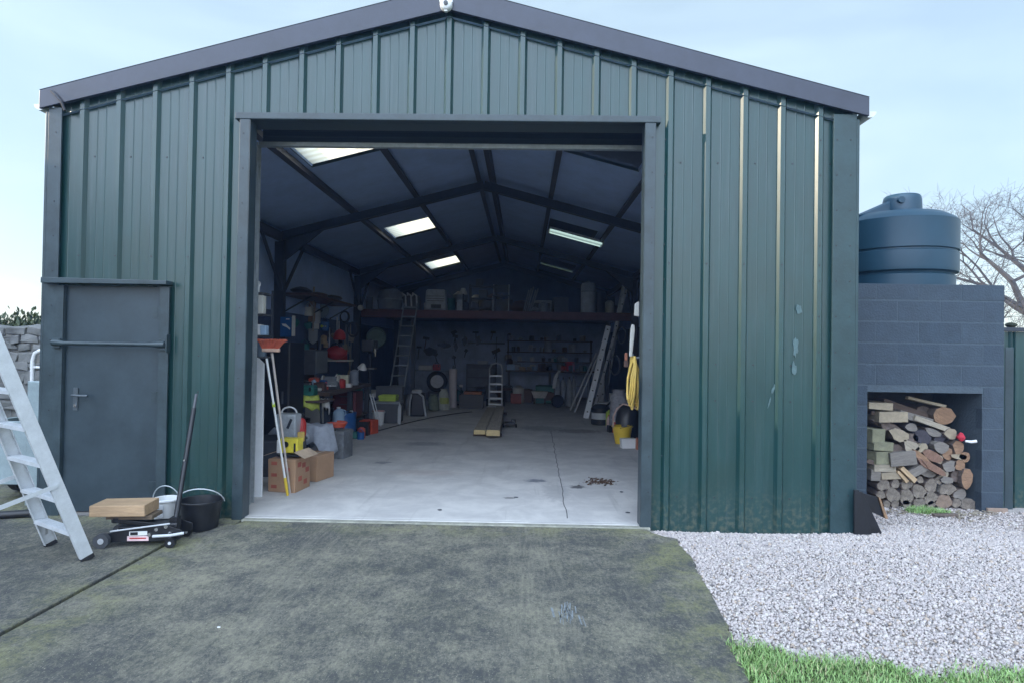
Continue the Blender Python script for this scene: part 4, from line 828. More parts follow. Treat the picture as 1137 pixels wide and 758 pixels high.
m = MB(); m.box((-.005, -.108, .062), (.155, .002, .036)); m.slot(1); m.box((-.005, -.1095, .064), (.12, .002, .010)); m.build('red_sticker', [M('sticker_pink', (.75, .55, .56), .5), red], jk)
hb = Vector((h - .03, .0, .15)); ht = at(218, 437, jc.y + .42); jm = Matrix.Rotation(-(jang - .10), 3, 'Z'); ht = jm @ (ht - Vector((jc.x, jc.y, -.014)))
m = MB(); mid = hb.lerp(ht, .88); m.tube([hb, mid], .019, 12); m.box(hb + Vector((0, 0, .0)), (.06, .07, .09)); m.slot(1).tube([mid, ht], .012, 10); m.slot(2); q = hb.lerp(ht, .47); m.cyl(q + Vector((0, -.018, 0)), q + Vector((0, -.03, 0)), .009, n=8); m.build('jack_handle', [blackm, grey_d, chrome], jk, smooth=True)
zj = .20 - .026
bp = at(131, 571, jc.y - .02)
o = MB().box((0, 0, .0), (.34, .17, .03), jit=.004).build('timber_board', M('board_dark', (.16, .12, .085), .8, var=.3, stretch=(1, 6, 6)), bevel=.003, loc=(bp.x + .10, jc.y + .03, zj + .016), rot=(0, 0, .1)); tag(o, 'dark flat board lying on the jack under the thick wood block', 'board')
o = MB().box((0, 0, 0), (.40, .24, .09), jit=.004).build('timber_block', M('fresh_timber', (.46, .31, .185), .7, var=.22, scale=4, bump=.15, bscale=20, stretch=(1.2, 8, 8)), bevel=.006, loc=(bp.x + .04, jc.y, zj + .079), rot=(0, 0, .12)); tag(o, 'thick pale sawn wood block resting on top of the trolley jack', 'timber')
# buckets by the wall
def bucket(name, label, loc, r0, r1, hgt, mat, handle_mat, up=.9, rz=0, cat='bucket', wall_t=.006, group=None):
    t = thing(name, label, cat, loc, rz, group)
    MB().lathe([(r0, 0), (r1, hgt), (r1 + .012, hgt), (r1 + .012, hgt - .012), (r1 + .002, hgt + .004), (r1 - wall_t, hgt), (r0 - wall_t, .008), (0, .008)], 28).build('bucket_body', mat, t, smooth=True)
    pts = [(math.cos(a) * (r1 + .012), -math.sin(a) * (r1 + .01) * math.cos(up), hgt - .02 + math.sin(a) * (r1 + .03) * math.sin(up)) for a in [math.pi * i / 14 for i in range(15)]]
    MB().tube(pts, .005, 6).build('handle', handle_mat, t, smooth=True); return t
p = G(193, 577, -.014); wb = bucket('bucket', 'small white lidless bucket with a wire handle behind the trolley jack', (p.x, 5.36, -.014), .085, .105, .22, white, galv, 1.35)
MB().box((.0, -.106, .13), (.07, .004, .10)).build('bucket_label', grey_l, wb)
p = at(224, 580, 5.30); bucket('bucket', 'black builder\'s bucket with a wire handle standing at the foot of the shed', (p.x, 5.28, -.014), .135, .17, .235, black, alu, .75, .3)
p = at(495, 4, Y0 - .13); fl = thing('wall_lamp', 'small round white lamp fixed at the peak of the gable', 'lamp', (p.x, Y0 - .087, p.z))
MB().lathe([(.055, 0), (.055, .03), (.045, .045), (.03, .05)], 24, rot=(math.pi / 2, 0, 0)).build('lamp_body', white, fl, smooth=True); MB().lathe([(.02, .045), (.02, .062), (0, .066)], 14, rot=(math.pi / 2, 0, 0)).build('lens', grey_d, fl, smooth=True)
for k in (0, 1, 2): 
    a = 2.1 * k + .5; MB().box((.05 * math.cos(a), -.02, .05 * math.sin(a)), (.028, .03, .028), (0, a, 0)).build('lug', white, fl, bevel=.004)

# ================================================================== INSIDE THE SHED
def mpp(Y): return Y / FPX
def lathe_obj(name, label, cat, loc, prof, mat, n=20, rot=None, group=None, sx=1, sy=1):
    o = MB().lathe(prof, n, sx=sx, sy=sy).build(name, mat, smooth=True, loc=loc, rot=rot); return tag(o, label, cat, group)
def carton(name, label, loc, d, mat, rz=0, tape=True, cat='box', group=None):
    t = thing(name, label, cat, loc, rz, group); w_, dp_, h = d
    MB().box((0, 0, h / 2), d, jit=.003).build('box_body', mat, t, bevel=.006)
    if tape: MB().box((0, 0, h + .0015), (w_ * .16, dp_ * 1.004, .002)).build('tape', M('parcel_tape', (.40, .30, .2), .3), t)
    return t
def crate(name, label, loc, d, mat, rz=0, cat='crate', group=None, lid=None):
    t = thing(name, label, cat, loc, rz, group); w_, dp_, h = d; k = .012; m = MB()
    m.box((0, 0, .008), (w_ - 2 * k, dp_ - 2 * k, .012))
    for s in (-1, 1): m.box((0, s * (dp_ / 2 - k / 2), h / 2), (w_, k, h)); m.box((s * (w_ / 2 - k / 2), 0, h / 2), (k, dp_ - 2 * k - .002, h))
    for s in (-1, 1): m.box((0, s * (dp_ / 2 + .006), h - .03), (w_ + .02, .011, .03)); m.box((0, s * (dp_ / 2 + .004), h * .4), (w_ * .8, .007, .02))
    m.build('crate_body', mat, t, bevel=.003)
    if lid: MB().box((0, 0, h + .014), (w_ + .03, dp_ + .03, .026)).build('lid', lid, t, bevel=.006)
    return t
def jug(name, label, loc, w_, h, mat, cap, rz=0, cat='jug', group=None):
    t = thing(name, label, cat, loc, rz, group)
    MB().lathe([(w_ * .46, 0), (w_ * .5, h * .05), (w_ * .5, h * .62), (w_ * .38, h * .78), (w_ * .16, h * .88), (w_ * .15, h * .93)], 20, sy=.7).build('jug_body', mat, t, smooth=True)
    MB().lathe([(w_ * .17, h * .93), (w_ * .17, h), (0, h)], 14).build('cap', cap, t, smooth=True)
    MB().tube([(w_ * .46, 0, h * .45), (w_ * .62, 0, h * .55), (w_ * .55, 0, h * .78), (w_ * .2, 0, h * .86)], w_ * .05, 8).build('handle', mat, t, smooth=True)
    return t
def drum(name, label, loc, r, h, mat, cat='drum', ribs=3, lid=None, group=None):
    t = thing(name, label, cat, loc, 0, group); pr = [(r * .96, 0), (r, .02)]
    for i in range(1, ribs): z = h * i / ribs; pr += [(r, z - .02), (r * 1.035, z), (r, z + .02)]
    pr += [(r, h - .03), (r * 1.03, h - .02), (r * 1.03, h), (r * .9, h), (r * .9, h - .012), (0, h - .012)]
    MB().lathe(pr, 26).build('drum_body', mat, t, smooth=True)
    MB().cyl((r * .5, 0, h - .015), (r * .5, 0, h + .015), r * .14).build('bung', lid or mat, t, smooth=True); return t
def ladder(name, label, base, top, rdir, width, n, mat, sw=.07, group=None):
    base, top = Vector(base), Vector(top); t = thing(name, label, 'ladder', base, 0, group); d = top - base; rd_ = Vector(rdir).normalized(); nrm = d.cross(rd_).normalized()
    for s in (-.5, .5): m = MB(); obox(m, rd_ * s * width, d + rd_ * s * width, nrm, sw, rd_, .025); m.build('stile', mat, t, bevel=.002)
    for i in range(n):
        p = d * ((i + .6) / n); m = MB(); obox(m, p - rd_ * width / 2, p + rd_ * width / 2, nrm, .032, d, .026)
        m.slot(1)
        for s in (-1, 1): m.cyl(p + rd_ * s * (width / 2 + .0125), p + rd_ * s * (width / 2 + .016), .02, n=8)
        m.build('rung', [mat, black], t)
    return t
def toolbox(name, label, loc, d, mat, hm, rz=0, cat='toolbox'):
    t = thing(name, label, cat, loc, rz); w_, dp_, h = d
    MB().box((0, 0, h * .32), (w_, dp_, h * .62)).build('box_body', mat, t, bevel=.008); MB().box((0, 0, h * .74), (w_ * 1.02, dp_ * 1.02, h * .2), taper=.86).build('lid', mat, t, bevel=.008)
    MB().tube([(-w_ * .25, 0, h * .82), (-w_ * .25, 0, h), (w_ * .25, 0, h), (w_ * .25, 0, h * .82)], .012, 8).build('handle', hm, t)
    for s in (-1, 1): MB().box((s * w_ * .3, -dp_ * .52, h * .6), (.03, .012, .06)).build('latch', hm, t)
    return t
def wheelo(name, label, loc, r, wd, rz=0, cat='wheel', rim=None, group=None):
    t = thing(name, label, cat, loc, rz, group)
    pr = [(r * .62, -wd / 2), (r * .9, -wd / 2), (r, -wd * .3), (r, wd * .3), (r * .9, wd / 2), (r * .62, wd / 2)]
    MB().lathe(pr, 32, (0, 0, r), (math.pi / 2, 0, 0)).build('tyre', rubber, t, smooth=True)
    m = MB().lathe([(r * .63, wd * .52), (r * .58, wd * .3), (r * .25, wd * .34), (r * .16, wd * .5), (0, wd * .5)], 24, (0, 0, r), (math.pi / 2, 0, 0))
    m.build('rim', rim or alu_d, t, smooth=True); return t

# --- just inside the doorway on the left
p = at(285, 545, 6.35)
wp = MB(); wp.prism([(-.07, 0), (.07, 0), (.065, 1.34), (.0, 1.40), (-.07, 1.40)], .03); o = wp.build('white_board', M('white_paint', (.70, .72, .74), .5, var=.1, scale=6), loc=(-2.68, 6.34, 0), rot=(.0, 0, .0), bevel=.003); tag(o, 'tall white painted board standing just inside the left door jamb', 'board')
# wall shelf with packets on the gable beside the jamb
sh = thing('wall_shelf', 'narrow grey shelf unit on the inside wall by the left door jamb', 'shelf', (-2.95, 6.6, 1.40))
for z in (.0, .22, .44, .66): MB().box((.0, .0, z), (.52, .26, .018)).build('shelf_board', grey_d, sh)
for s in (-1, 1): MB().box((s * .262, .1, .33), (.018, .03, .75)).build('shelf_upright', steel_dk, sh)
for (px, py, w_, h, mt, nm, l, c) in [(287, 334, .11, .19, offwhite, 'white_carton', 'upright white carton on the shelf by the left door jamb', 'box'), (286, 350, .09, .11, white, 'white_packet', 'white packet below the upright carton by the door jamb', 'packet'), (293, 350, .06, .10, blue_l, 'blue_packet', 'light blue packet beside the white one by the door jamb', 'packet')]:
    p = at(px, py, 6.50); z0 = 1.84 + .009 if py < 340 else 1.62 + .009
    o = carton(nm, l, (p.x, 6.52, 1.409 + (.44 if py < 340 else .22)), (w_, .10, h), mt, .1, True, c)
p = at(286, 370, 6.5); drum('glass_jar', 'dark glass jar with a pale stripe on the lowest shelf by the door jamb', (p.x + .03, 6.52, 1.409), .055, .15, M('jar_glass', (.10, .13, .16), .15), 'jar', 2, grey)
p = at(286, 317, 6.5); jug('spray_bottle', 'white bottle on top of the shelf by the left door jamb', (p.x - .02, 6.52, 2.07), .07, .14, white, white, 0, 'bottle')
p = at(318, 460, 8.3)
cb = thing('steel_cabinet', 'tall black steel cabinet standing against the left wall behind the brooms', 'cabinet', (p.x - .19, 8.5, 0)); MB().box((0, 0, .79), (.50, .55, 1.56)).build('cabinet_body', black, cb, bevel=.01)
MB().box((.0, -.285, .80), (.47, .018, 1.48)).build('cabinet_door', blackm, cb, bevel=.004); MB().box((.17, -.30, .85), (.02, .02, .16)).build('handle', grey_d, cb); MB().box((0, 0, .005), (.44, .5, .012)).build('plinth', black, cb)
# brooms leaning upside down
p = at(302, 392, 6.15); q = G(322, 548); br = thing('broom', 'upturned broom with a soft orange-red brush head leaning by the doorway', 'broom', (q.x, q.y, 0))
top = Vector((p.x - .0, p.y, p.z)) - Vector(q); MB().tube([(0, 0, .0), top], .0125, 10).build('handle', M('worn_pole', (.50, .44, .40), .5), br, smooth=True)
m = MB(); m.box(top + Vector((-.01, 0, .03)), (.17, .05, .035)); m.build('brush_back', M('brush_back', (.55, .36, .28), .6), br, bevel=.008)
m = MB(); rr = random.Random(2)
for i in range(420):
    x = rr.uniform(-.085, .075); y = rr.uniform(-.022, .022); fl_ = x * .75 + .018
    a = top + Vector((x - .01, y, .045)); m.tube([a, a + Vector((fl_ * .5, y * .7, rr.uniform(.05, .06))), a + Vector((fl_, y * 1.5, rr.uniform(.075, .095)))], .0025, 3)
m.build('bristles', M('bristles', (.62, .16, .09), .8, var=.25), br)
p = at(296, 398, 6.0); q = G(326, 549); mp_ = thing('mop_pole', 'white pole with a yellow grip end leaning beside the broom', 'pole', (q.x - .05, q.y - .03, 0))
top = Vector(p) - mp_.location; MB().tube([top * .14, top], .011, 10).build('pole', white, mp_, smooth=True); MB().tube([(0, 0, 0), top * .08, top * .14], .015, 10, radii=[.012, .017, .014]).build('grip', yellow, mp_, smooth=True); MB().box(top * .68, (.022, .022, .05), (0, -.2, 0)).build('green_tape', lime, mp_)
# cartons
A_ = G(314, 547); ca = carton('cardboard_box', 'brown cardboard box with red printed marks, nearest the left door jamb', (A_.x - .01, A_.y + .20, 0), (.30, .34, .345), card, -.12)
pm = M('red_print', (.34, .09, .06), .8)
for i, (x, z) in enumerate([(-.08, .30), (-.08, .18), (-.08, .06), (.06, .24), (.06, .12)]):
    m = MB(); m.box((x, -.173, z), (.062, .002, .034)); m.build('printed_mark', pm, ca, bevel=.0)
for i, (y, z) in enumerate([(-.08, .28), (.02, .26), (.10, .20), (-.06, .13), (.06, .08)]): MB().box((.1535, y, z), (.002, .075, .05)).build('printed_mark', pm, ca)
for s, (rx, ry) in ((0, (0, -.5)), (1, (0, .35))): 
    m = MB(); m.box((.19 if s == 0 else -.19, 0, .36 + (.03 if s == 0 else .02)), (.13, .33, .004), (0, .5 if s == 0 else -.35, 0)); m.build('flap', M('flap_card', (.48, .36, .26), .8), ca)
B_ = G(347, 535); carton('cardboard_box', 'plain brown cardboard box behind the one with red marks', (B_.x - .03, B_.y + .22, 0), (.24, .36, .29), card, -.25)
p = at(312, 503, 6.72); yb = thing('yellow_case', 'yellow plastic box with a black disc lying on the marked cardboard box', 'box', (A_.x - .0, A_.y + .22, .385), -.1)
MB().box((0, 0, .08), (.20, .14, .15)).build('case_body', M('bright_yellow', (.75, .62, .06), .45), yb, bevel=.008); MB().cyl((-.03, -.071, .095), (-.03, -.078, .095), .032, n=20).build('black_disc', black, yb); MB().box((.07, -.072, .06), (.02, .004, .1)).build('dark_stripe', black, yb); MB().box((-.118, -.02, .07), (.03, .10, .14)).build('end_cap', white, yb, bevel=.006)
o = MB().box((0, 0, .012), (.24, .2, .022), taper=.9).build('black_tray', black, bevel=.004, loc=(A_.x, A_.y + .20, .358)); tag(o, 'flat black tray between the yellow box and the marked cardboard box', 'tray')
crate('grey_crate', 'dark grey crate under the silver bag and the red can', (-2.98, 7.55, 0), (.62, .5, .42), grey_d)
p = at(321, 484, 7.5); sb = thing('silver_bag', 'pale silver bag with an arched white handle behind the brooms', 'bag', (p.x, 7.48, .44))
m = MB(); m.box((0, 0, .14), (.22, .15, .28), taper=1.12, jit=.012); m.build('bag_body', silver_foil, sb, bevel=.02); MB().tube([(-.08 + .18 * (1 - math.cos(a)) / 2, -.02, .29 + .07 * math.sin(a)) for a in [math.pi * i / 10 for i in range(11)]], .010, 8).build('bag_handle', white, sb, smooth=True)
MB().box((.04, -.088, .17), (.03, .004, .12), (0, .4, 0)).build('dark_mark', steel_dk, sb)
p = at(331, 486, 7.55); rc = thing('fuel_can', 'rounded red fuel can behind the grey jacket', 'can', (p.x, 7.60, .44)); m = MB(); m.lathe([(.07, 0), (.078, .02), (.078, .15), (.06, .20), (.03, .225), (.0, .23)], 20, sy=.75); m.build('can_body', red, rc, smooth=True); MB().cyl((.02, 0, .22), (.04, 0, .27), .016).build('spout', black, rc)
p = at(336, 487, 7.35); o = carton('yellow_carton', 'small yellow carton at the foot of the red fuel can', (p.x, 7.3, .42), (.075, .06, .11), M('ochre', (.62, .42, .10), .6), .2)
# jacket over a stool
p = G(353, 512); ja = thing('folding_stool', 'folding stool with dark legs under a grey jacket', 'stool', (p.x - .05, p.y + .10, 0))
for s in (-1, 1): MB().tube([(s * .13, -.12, 0), (s * .13, .12, .40)], .012, 8).build('leg', blackm, ja); MB().tube([(s * .11, .12, 0), (s * .11, -.12, .40)], .012, 8).build('leg', blackm, ja)
MB().box((0, 0, .405), (.30, .26, .012)).build('seat', black, ja)
def drape(name, label, loc, rx, ry, hgt, hang, mat, seed, nx=30, rz=0, thick=.012, cat='cloth'):
    rr = random.Random(seed); ph = [rr.uniform(0, 6) for _ in range(8)]; m = MB(); vs = []; nr = 14
    for i in range(nr + 1):
        t = i / nr
        for j in range(nx):
            a = 2 * math.pi * j / nx; fold = 1 + .10 * t * math.sin(5 * a + ph[0]) + .07 * t * math.sin(9 * a + ph[1]) + .12 * t * math.sin(2 * a + ph[2])
            if t < .5: r = t / .5 * .85; z = hgt + .02 * math.sin(7 * a + ph[3]) * t + .03 * math.sin(3 * a + ph[4]) * t
            else: k = (t - .5) / .5; r = .85 + .22 * k; z = hgt - hang * (k ** 1.2) * (1 + .35 * math.sin(2 * a + ph[5]) + .15 * math.sin(5 * a + ph[6])) + .02 * math.sin(8 * a)
            vs.append((math.cos(a) * rx * r * fold, math.sin(a) * ry * r * fold, max(.02, z)))
    m.add(vs, [(i * nx + j, i * nx + (j + 1) % nx, (i + 1) * nx + (j + 1) % nx, (i + 1) * nx + j) for i in range(nr) for j in range(nx)])
    o = m.build(name, mat, loc=loc, rot=(0, 0, rz), smooth=True, auto=False); tag(o, label, cat); sf = o.modifiers.new('t', 'SOLIDIFY'); sf.thickness = thick; return o
drape('grey_jacket', 'crumpled grey jacket thrown over the stool beside the cardboard boxes', (p.x - .05, p.y + .06, 0), .23, .20, .48, .30, cloth, 4, cat='jacket')
drape('grey_sheet', 'grey cloth trailing from the jacket across the cardboard boxes', (p.x - .30, p.y - .22, 0), .24, .13, .45, .10, cloth, 9, rz=-.3)
p = G(373, 509); crate('storage_bin', 'scuffed dark grey bin behind the jacket with a red coil on top', (p.x, p.y + .16, 0), (.25, .3, .38), M('scuffed_bin', (.16, .17, .18), .7, var=.4, scale=12), -.15)
ro = thing('hose_coil', 'flat coil of orange-red hose lying on the scuffed grey bin', 'hose', (p.x - .06, p.y + .2, .39)); m = MB()
pts = [((.10 + .004 * k / 6) * math.cos(k * .35), (.09 + .004 * k / 6) * math.sin(k * .35), .015 + .0035 * k / 3) for k in range(60)]; m.tube(pts, .014, 8); m.build('coil', orange, ro, smooth=True)
p = G(377, 487); drum('blue_drum', 'blue plastic drum standing in front of the workbench', (p.x, p.y + .25, 0), .20, .42, blue, lid=black)
p = at(389, 484, 10.6); q = G(389, 484); o = MB().box((0, 0, .22), (.05, .05, .44)).build('white_post', M('white_paint', (1, 1, 1)), bevel=.004, loc=(q.x, q.y + .03, 0)); tag(o, 'short white painted post between the blue drum and the red cabinet', 'post')
# workbench along the left wall
wbx0, wbx1 = -4.15, -2.98
wk = thing('workbench', 'long dark workbench cluttered with tools along the left wall', 'workbench', (wbx1 - .5, 11.0, 0))
MB().bx(wbx0, wbx1, 9.7, 12.4, .76, .82).build('bench_top', wood_d, wk, bevel=.005, world=True)
for x in (wbx0 + .1, wbx1 - .06):
    for y in (9.8, 11.1, 12.3): MB().bx(x - .04, x + .04, y - .04, y + .04, 0, .758).build('leg', steel_dk, wk, world=True)
MB().bx(wbx0, wbx1 - .02, 9.75, 12.35, .24, .27).build('lower_shelf', wood_d, wk, world=True)
MB().bx(wbx0, wbx0 + .03, 9.7, 12.4, .83, 1.5).build('back_board', wood_d, wk, world=True)
cbm = M('maroon_cabinet', (.13, .025, .03), .45, var=.2)
mc = thing('drawer_cabinet', 'dark red drawer cabinet under the front of the workbench', 'cabinet', (-3.2, 11.55, .275)); MB().box((0, 0, .22), (.42, .5, .44)).build('cabinet_body', cbm, mc, bevel=.006)
for k in range(3): dr = MB().box((0, -.257, .08 + .14 * k), (.38, .012, .12)).build('drawer', cbm, mc, bevel=.004); MB().box((0, -.27, .08 + .14 * k), (.16, .014, .015)).build('handle', grey_d, dr)
p = at(384, 452, 10.3); jug('plastic_jug', 'pale blue plastic jug on the shelf under the workbench edge', (-3.02, 10.35, .275), .19, .26, blue_l, white, .3)
q = G(398, 483); crate('black_crate', 'low black crate on the floor at the foot of the workbench', (q.x, q.y + .2, 0), (.34, .42, .24), black)
q = G(408, 477); lathe_obj('paint_tin', 'small pale tin beside the low black crate', 'tin', (q.x, q.y + .1, 0), [(.07, 0), (.07, .15), (.075, .155), (.06, .16), (0, .16)], offwhite)
q = G(411, 474); sk_ = thing('crutch_pair', 'pair of thin aluminium crutches leaning against the end of the workbench', 'crutches', (q.x + .05, q.y + .2, 0))
for s in (0, 1): MB().tube([(.05 * s + .06, 0, 0), (.05 * s - .14, .1, .62)], .011, 8).build('crutch', alu, sk_, smooth=True)
# things on the bench
vx = drape('work_vest', 'lime yellow work vest bundled on the front end of the workbench', (-3.12, 9.15, 0), .20, .18, .80, .16, M('hi_vis', (.45, .52, .10), .8, var=.25, scale=16, bump=.2), 12, cat='vest')
o = drape('white_rag', 'white rag hanging beside the lime yellow vest', (-2.93, 9.3, 0), .08, .07, .74, .14, white, 15, cat='rag')
tr_ = thing('trestle', 'dark trestle table end in front of the workbench, holding the vest', 'trestle', (-3.1, 9.2, 0)); MB().box((0, 0, .735), (.55, .5, .03)).build('top', wood_d, tr_, bevel=.004)
for sx_ in (-1, 1):
    for sy_ in (-1, 1): MB().tube([(sx_ * .25, sy_ * .22, 0), (sx_ * .2, sy_ * .15, .72)], .02, 6).build('leg', steel_dk, tr_)
toolbox('toolbox', 'dark green toolbox standing on the trestle behind the lime vest', (-3.2, 9.33, .75), (.26, .2, .24), teal, black)
carton('paper_box', 'cream box of papers on the workbench', (-3.17, 11.1, .82), (.20, .2, .21), M('cream_card', (.55, .54, .40), .7), .15)
carton('white_pack', 'small white pack in front of the cream box on the workbench', (-3.02, 10.95, .82), (.09, .09, .07), white, 0, False, 'pack')
lm = thing('desk_lamp', 'jointed desk lamp with a pale shade on the workbench', 'lamp', (-3.13, 12.0, .82)); MB().lathe([(.08, 0), (.08, .02), (.02, .03), (0, .03)], 18).build('base', black, lm, smooth=True); MB().tube([(0, 0, .02), (-.04, 0, .22), (.06, -.02, .36)], .010, 8).build('arm', alu_d, lm)
MB().lathe([(.03, .10), (.045, .08), (.09, 0), (.085, 0), (.04, .075), (0, .08)], 20, (.07, -.03, .30), (.3, .35, 0)).build('lamp_shade', white, lm, smooth=True)
va = thing('bench_vice', 'steel bench vice bolted to the workbench', 'vice', (-3.12, 10.45, .82)); MB().box((0, 0, .06), (.14, .2, .12), taper=.7).build('vice_body', grey_d, va, bevel=.01); MB().box((0, -.13, .10), (.16, .05, .09)).build('jaw', grey, va, bevel=.008); MB().cyl((0, -.15, .07), (0, -.26, .07), .014).build('screw', alu_d, va); MB().cyl((-.09, -.25, .07), (.09, -.25, .07), .008).build('bar', alu_d, va)
gr_ = thing('bench_grinder', 'small bench grinder with a pale face on the workbench', 'grinder', (-3.28, 10.75, .82)); MB().box((0, 0, .03), (.14, .12, .06)).build('base', grey_d, gr_, bevel=.006); MB().cyl((-.1, 0, .13), (.1, 0, .13), .07, n=20).build('motor', grey, gr_, smooth=True)
for s in (-1, 1): MB().cyl((s * .12, 0, .13), (s * .145, 0, .13), .085, n=22).build('grinding_disc', offwhite, gr_, smooth=True)
for k, (y, x, h, mt, l) in enumerate([(11.5, -3.4, .22, white, 'white bottle among the tools at the back of the workbench'), (11.75, -3.28, .17, teal, 'green bottle among the tools at the back of the workbench'), (12.2, -3.3, .2, grey_l, 'pale grey bottle at the far end of the workbench'), (10.1, -3.35, .19, blue_l, 'light blue bottle near the bench vice')]): jug('bench_bottle', l, (x, y, .82), .09, h, mt, black, k, 'bottle')
# wall shelf and hanging tools
hs = thing('tool_shelf', 'reddish-brown shelf high on the left wall with tools hanging below', 'shelf', (-3.95, 12.3, 2.42)); MB().box((0, 0, 0), (.55, 3.0, .04)).build('shelf_board', brown, hs, bevel=.004)
for y in (-1.3, 0, 1.3): MB().tube([(-.25, y, -.3), (.22, y, -.02)], .014, 6).build('bracket', steel_dk, hs)
for k, (y, x, sx_, sz_, mt, l) in enumerate([(11.2, -3.98, .34, .14, grey_d, 'dark grey bundle lying on the high tool shelf, nearest the door'), (12.0, -3.95, .4, .11, brown, 'brown bundle lying in the middle of the high tool shelf'), (13.0, -3.98, .36, .16, grey_d, 'lumpy dark bundle at the far end of the high tool shelf')]):
    o = MB().blob((0, 0, sz_ / 2), (sx_, .5, sz_), 2, .18, seed=k).build('tool_bundle', mt, loc=(x, y, 2.44), smooth=True); tag(o, l, 'bundle')
p = at(344, 346, 12.3); o = MB().prism([(-.12, -.2), (.10, -.2), (.12, .17), (.03, .2), (-.10, .18)], .02).build('wooden_panel', M('tan_panel', (.34, .20, .12), .7, var=.3), loc=(p.x, 12.3, p.z), bevel=.004); tag(o, 'tan wooden panel hanging below the high tool shelf', 'panel')
p = at(357, 345, 13.0); dsc = thing('round_plate', 'pale round disc hanging on the left wall beside the tan panel', 'disc', (p.x, 13.0, p.z)); MB().cyl((0, 0, 0), (0, .02, 0), .15, n=30).build('disc', M('disc_grey', (.20, .26, .30), .6), dsc); MB().cyl((0, -.012, 0), (0, 0, 0), .03).build('hub', grey_d, dsc)
p = at(332, 350, 11.9); sp_ = thing('spade', 'long handled spade hanging upright on the left wall', 'spade', (-4.02, 12.0, p.z - .5)); MB().cyl((0, 0, .2), (0, 0, 1.05), .016).build('shaft', wood_g, sp_); MB().prism([(-.09, .25), (.09, .25), (.085, .02), (0, -.05), (-.085, .02)], .012).build('blade', grey, sp_, bevel=.003)
p = at(338, 362, 12.6); sw_ = thing('hand_saw', 'hand saw with a pale handle hanging on the left wall', 'saw', (p.x + .05, 12.6, p.z)); MB().prism([(-.26, .03), (.16, .055), (.16, -.055), (-.26, -.01)], .004).build('blade', alu_d, sw_); MB().box((.20, 0, 0), (.09, .025, .12)).build('handle', offwhite, sw_, bevel=.02)
p = at(317, 363, 10.45); bs_ = thing('blue_sign', 'dark blue panel with a white swoosh fixed to the first portal column', 'sign', (p.x, 10.47, p.z)); MB().box((0, 0, 0), (.19, .012, .33)).build('panel', blue, bs_, bevel=.003); MB().prism([(-.07, .05), (.0, .05), (.075, -.02), (.07, -.05), (.02, -.01), (-.05, .02)], .003, (0, -.008, 0)).build('swoosh_mark', white, bs_); MB().box((.03, -.008, .13), (.06, .003, .014)).build('top_mark', white, bs_)
p = at(326, 362, 10.5); o = MB().box((0, 0, 0), (.05, .04, .34)).build('pale_batten', offwhite, loc=(p.x, 10.50, p.z), bevel=.004); tag(o, 'short pale batten beside the blue panel', 'batten')
p = at(345, 403, 11.6); cbn = thing('wall_cabinet', 'grey metal cupboard on the wall behind the workbench', 'cabinet', (-3.92, 11.6, 1.02)); MB().box((0, 0, .22), (.40, .7, .44)).build('cabinet_body', grey_d, cbn, bevel=.006); MB().box((.205, 0, .22), (.012, .66, .4)).build('door', grey, cbn, bevel=.003)
p = at(377, 372, 13.3); lathe_obj('red_helmet', 'small round red helmet hanging on the left wall', 'helmet', (p.x, 13.3, p.z - .10), [(.12, 0), (.13, .04), (.12, .12), (.08, .19), (.03, .22), (0, .225)], red)
p = at(372, 392, 13.3); rb_ = thing('red_bag', 'big rounded red bag on the ledge below the red helmet', 'bag', (p.x, 13.35, p.z - .13)); MB().blob((0, 0, .14), (.46, .25, .29), 3, .08, seed=4).build('bag_body', red, rb_, smooth=True); MB().tube([(-.1, -.05, .26), (-.05, -.06, .33), (.05, -.06, .33), (.1, -.05, .26)], .012, 8).build('handle', black, rb_)
lg = thing('wall_ledge', 'pale ledge on brackets carrying the red bag', 'ledge', (p.x, 13.4, p.z - .152)); MB().box((-.05, 0, 0), (.75, .34, .035)).build('board', offwhite, lg, bevel=.004); MB().box((-.2, .1, -.15), (.03, .03, .28)).build('bracket', steel_dk, lg)
for k, (px, py, r, l) in enumerate([(383, 352, .10, 'coil of dark cable hanging highest on the left wall'), (392, 366, .13, 'wider coil of dark cable hanging behind the red helmet'), (362, 368, .11, 'coil of black cable hanging left of the red helmet')]):
    p = at(px, py, 13.6); m = MB()
    for j in range(4): m.tube([(r * (1 - .06 * j) * math.cos(a), -.015 * j, r * 1.25 * (1 - .05 * j) * math.sin(a)) for a in [2 * math.pi * i / 22 for i in range(22)]], .010, 6, closed=True)
    tag(m.build('cable_coil', black, loc=(p.x, 13.6, p.z), smooth=True), l, 'cable')
p = at(398, 342, 15.45); o = lathe_obj('wall_light', 'small pale bulkhead light on the second portal column', 'lamp', (-4.0, 15.42, p.z), [(.07, 0), (.07, .03), (.05, .07), (0, .085)], offwhite, rot=(math.pi / 2, 0, 0))
p = at(418, 375, 15.3); o = lathe_obj('green_pan', 'large dull green round pan hanging near the loft ladder', 'pan', (p.x, 15.3, p.z), [(.24, 0), (.25, .02), (.23, .06), (.2, .03), (0, .03)], M('dull_green', (.10, .15, .12), .6), rot=(math.pi / 2, 0, 0))
p = at(420, 395, 14.2); dt = thing('pillar_drill', 'dark pillar drill with chrome levers standing behind the workbench', 'drill', (-3.45, 14.2, 0)); MB().cyl((0, 0, 0), (0, 0, 1.7), .04).build('pillar', steel_dk, dt); MB().box((0, -.05, 1.55), (.26, .5, .26)).build('drill_head', grey_d, dt, bevel=.03); MB().box((0, 0, .02), (.35, .45, .04)).build('base', grey_d, dt); MB().box((0, -.12, 1.05), (.3, .3, .03)).build('table', grey, dt)
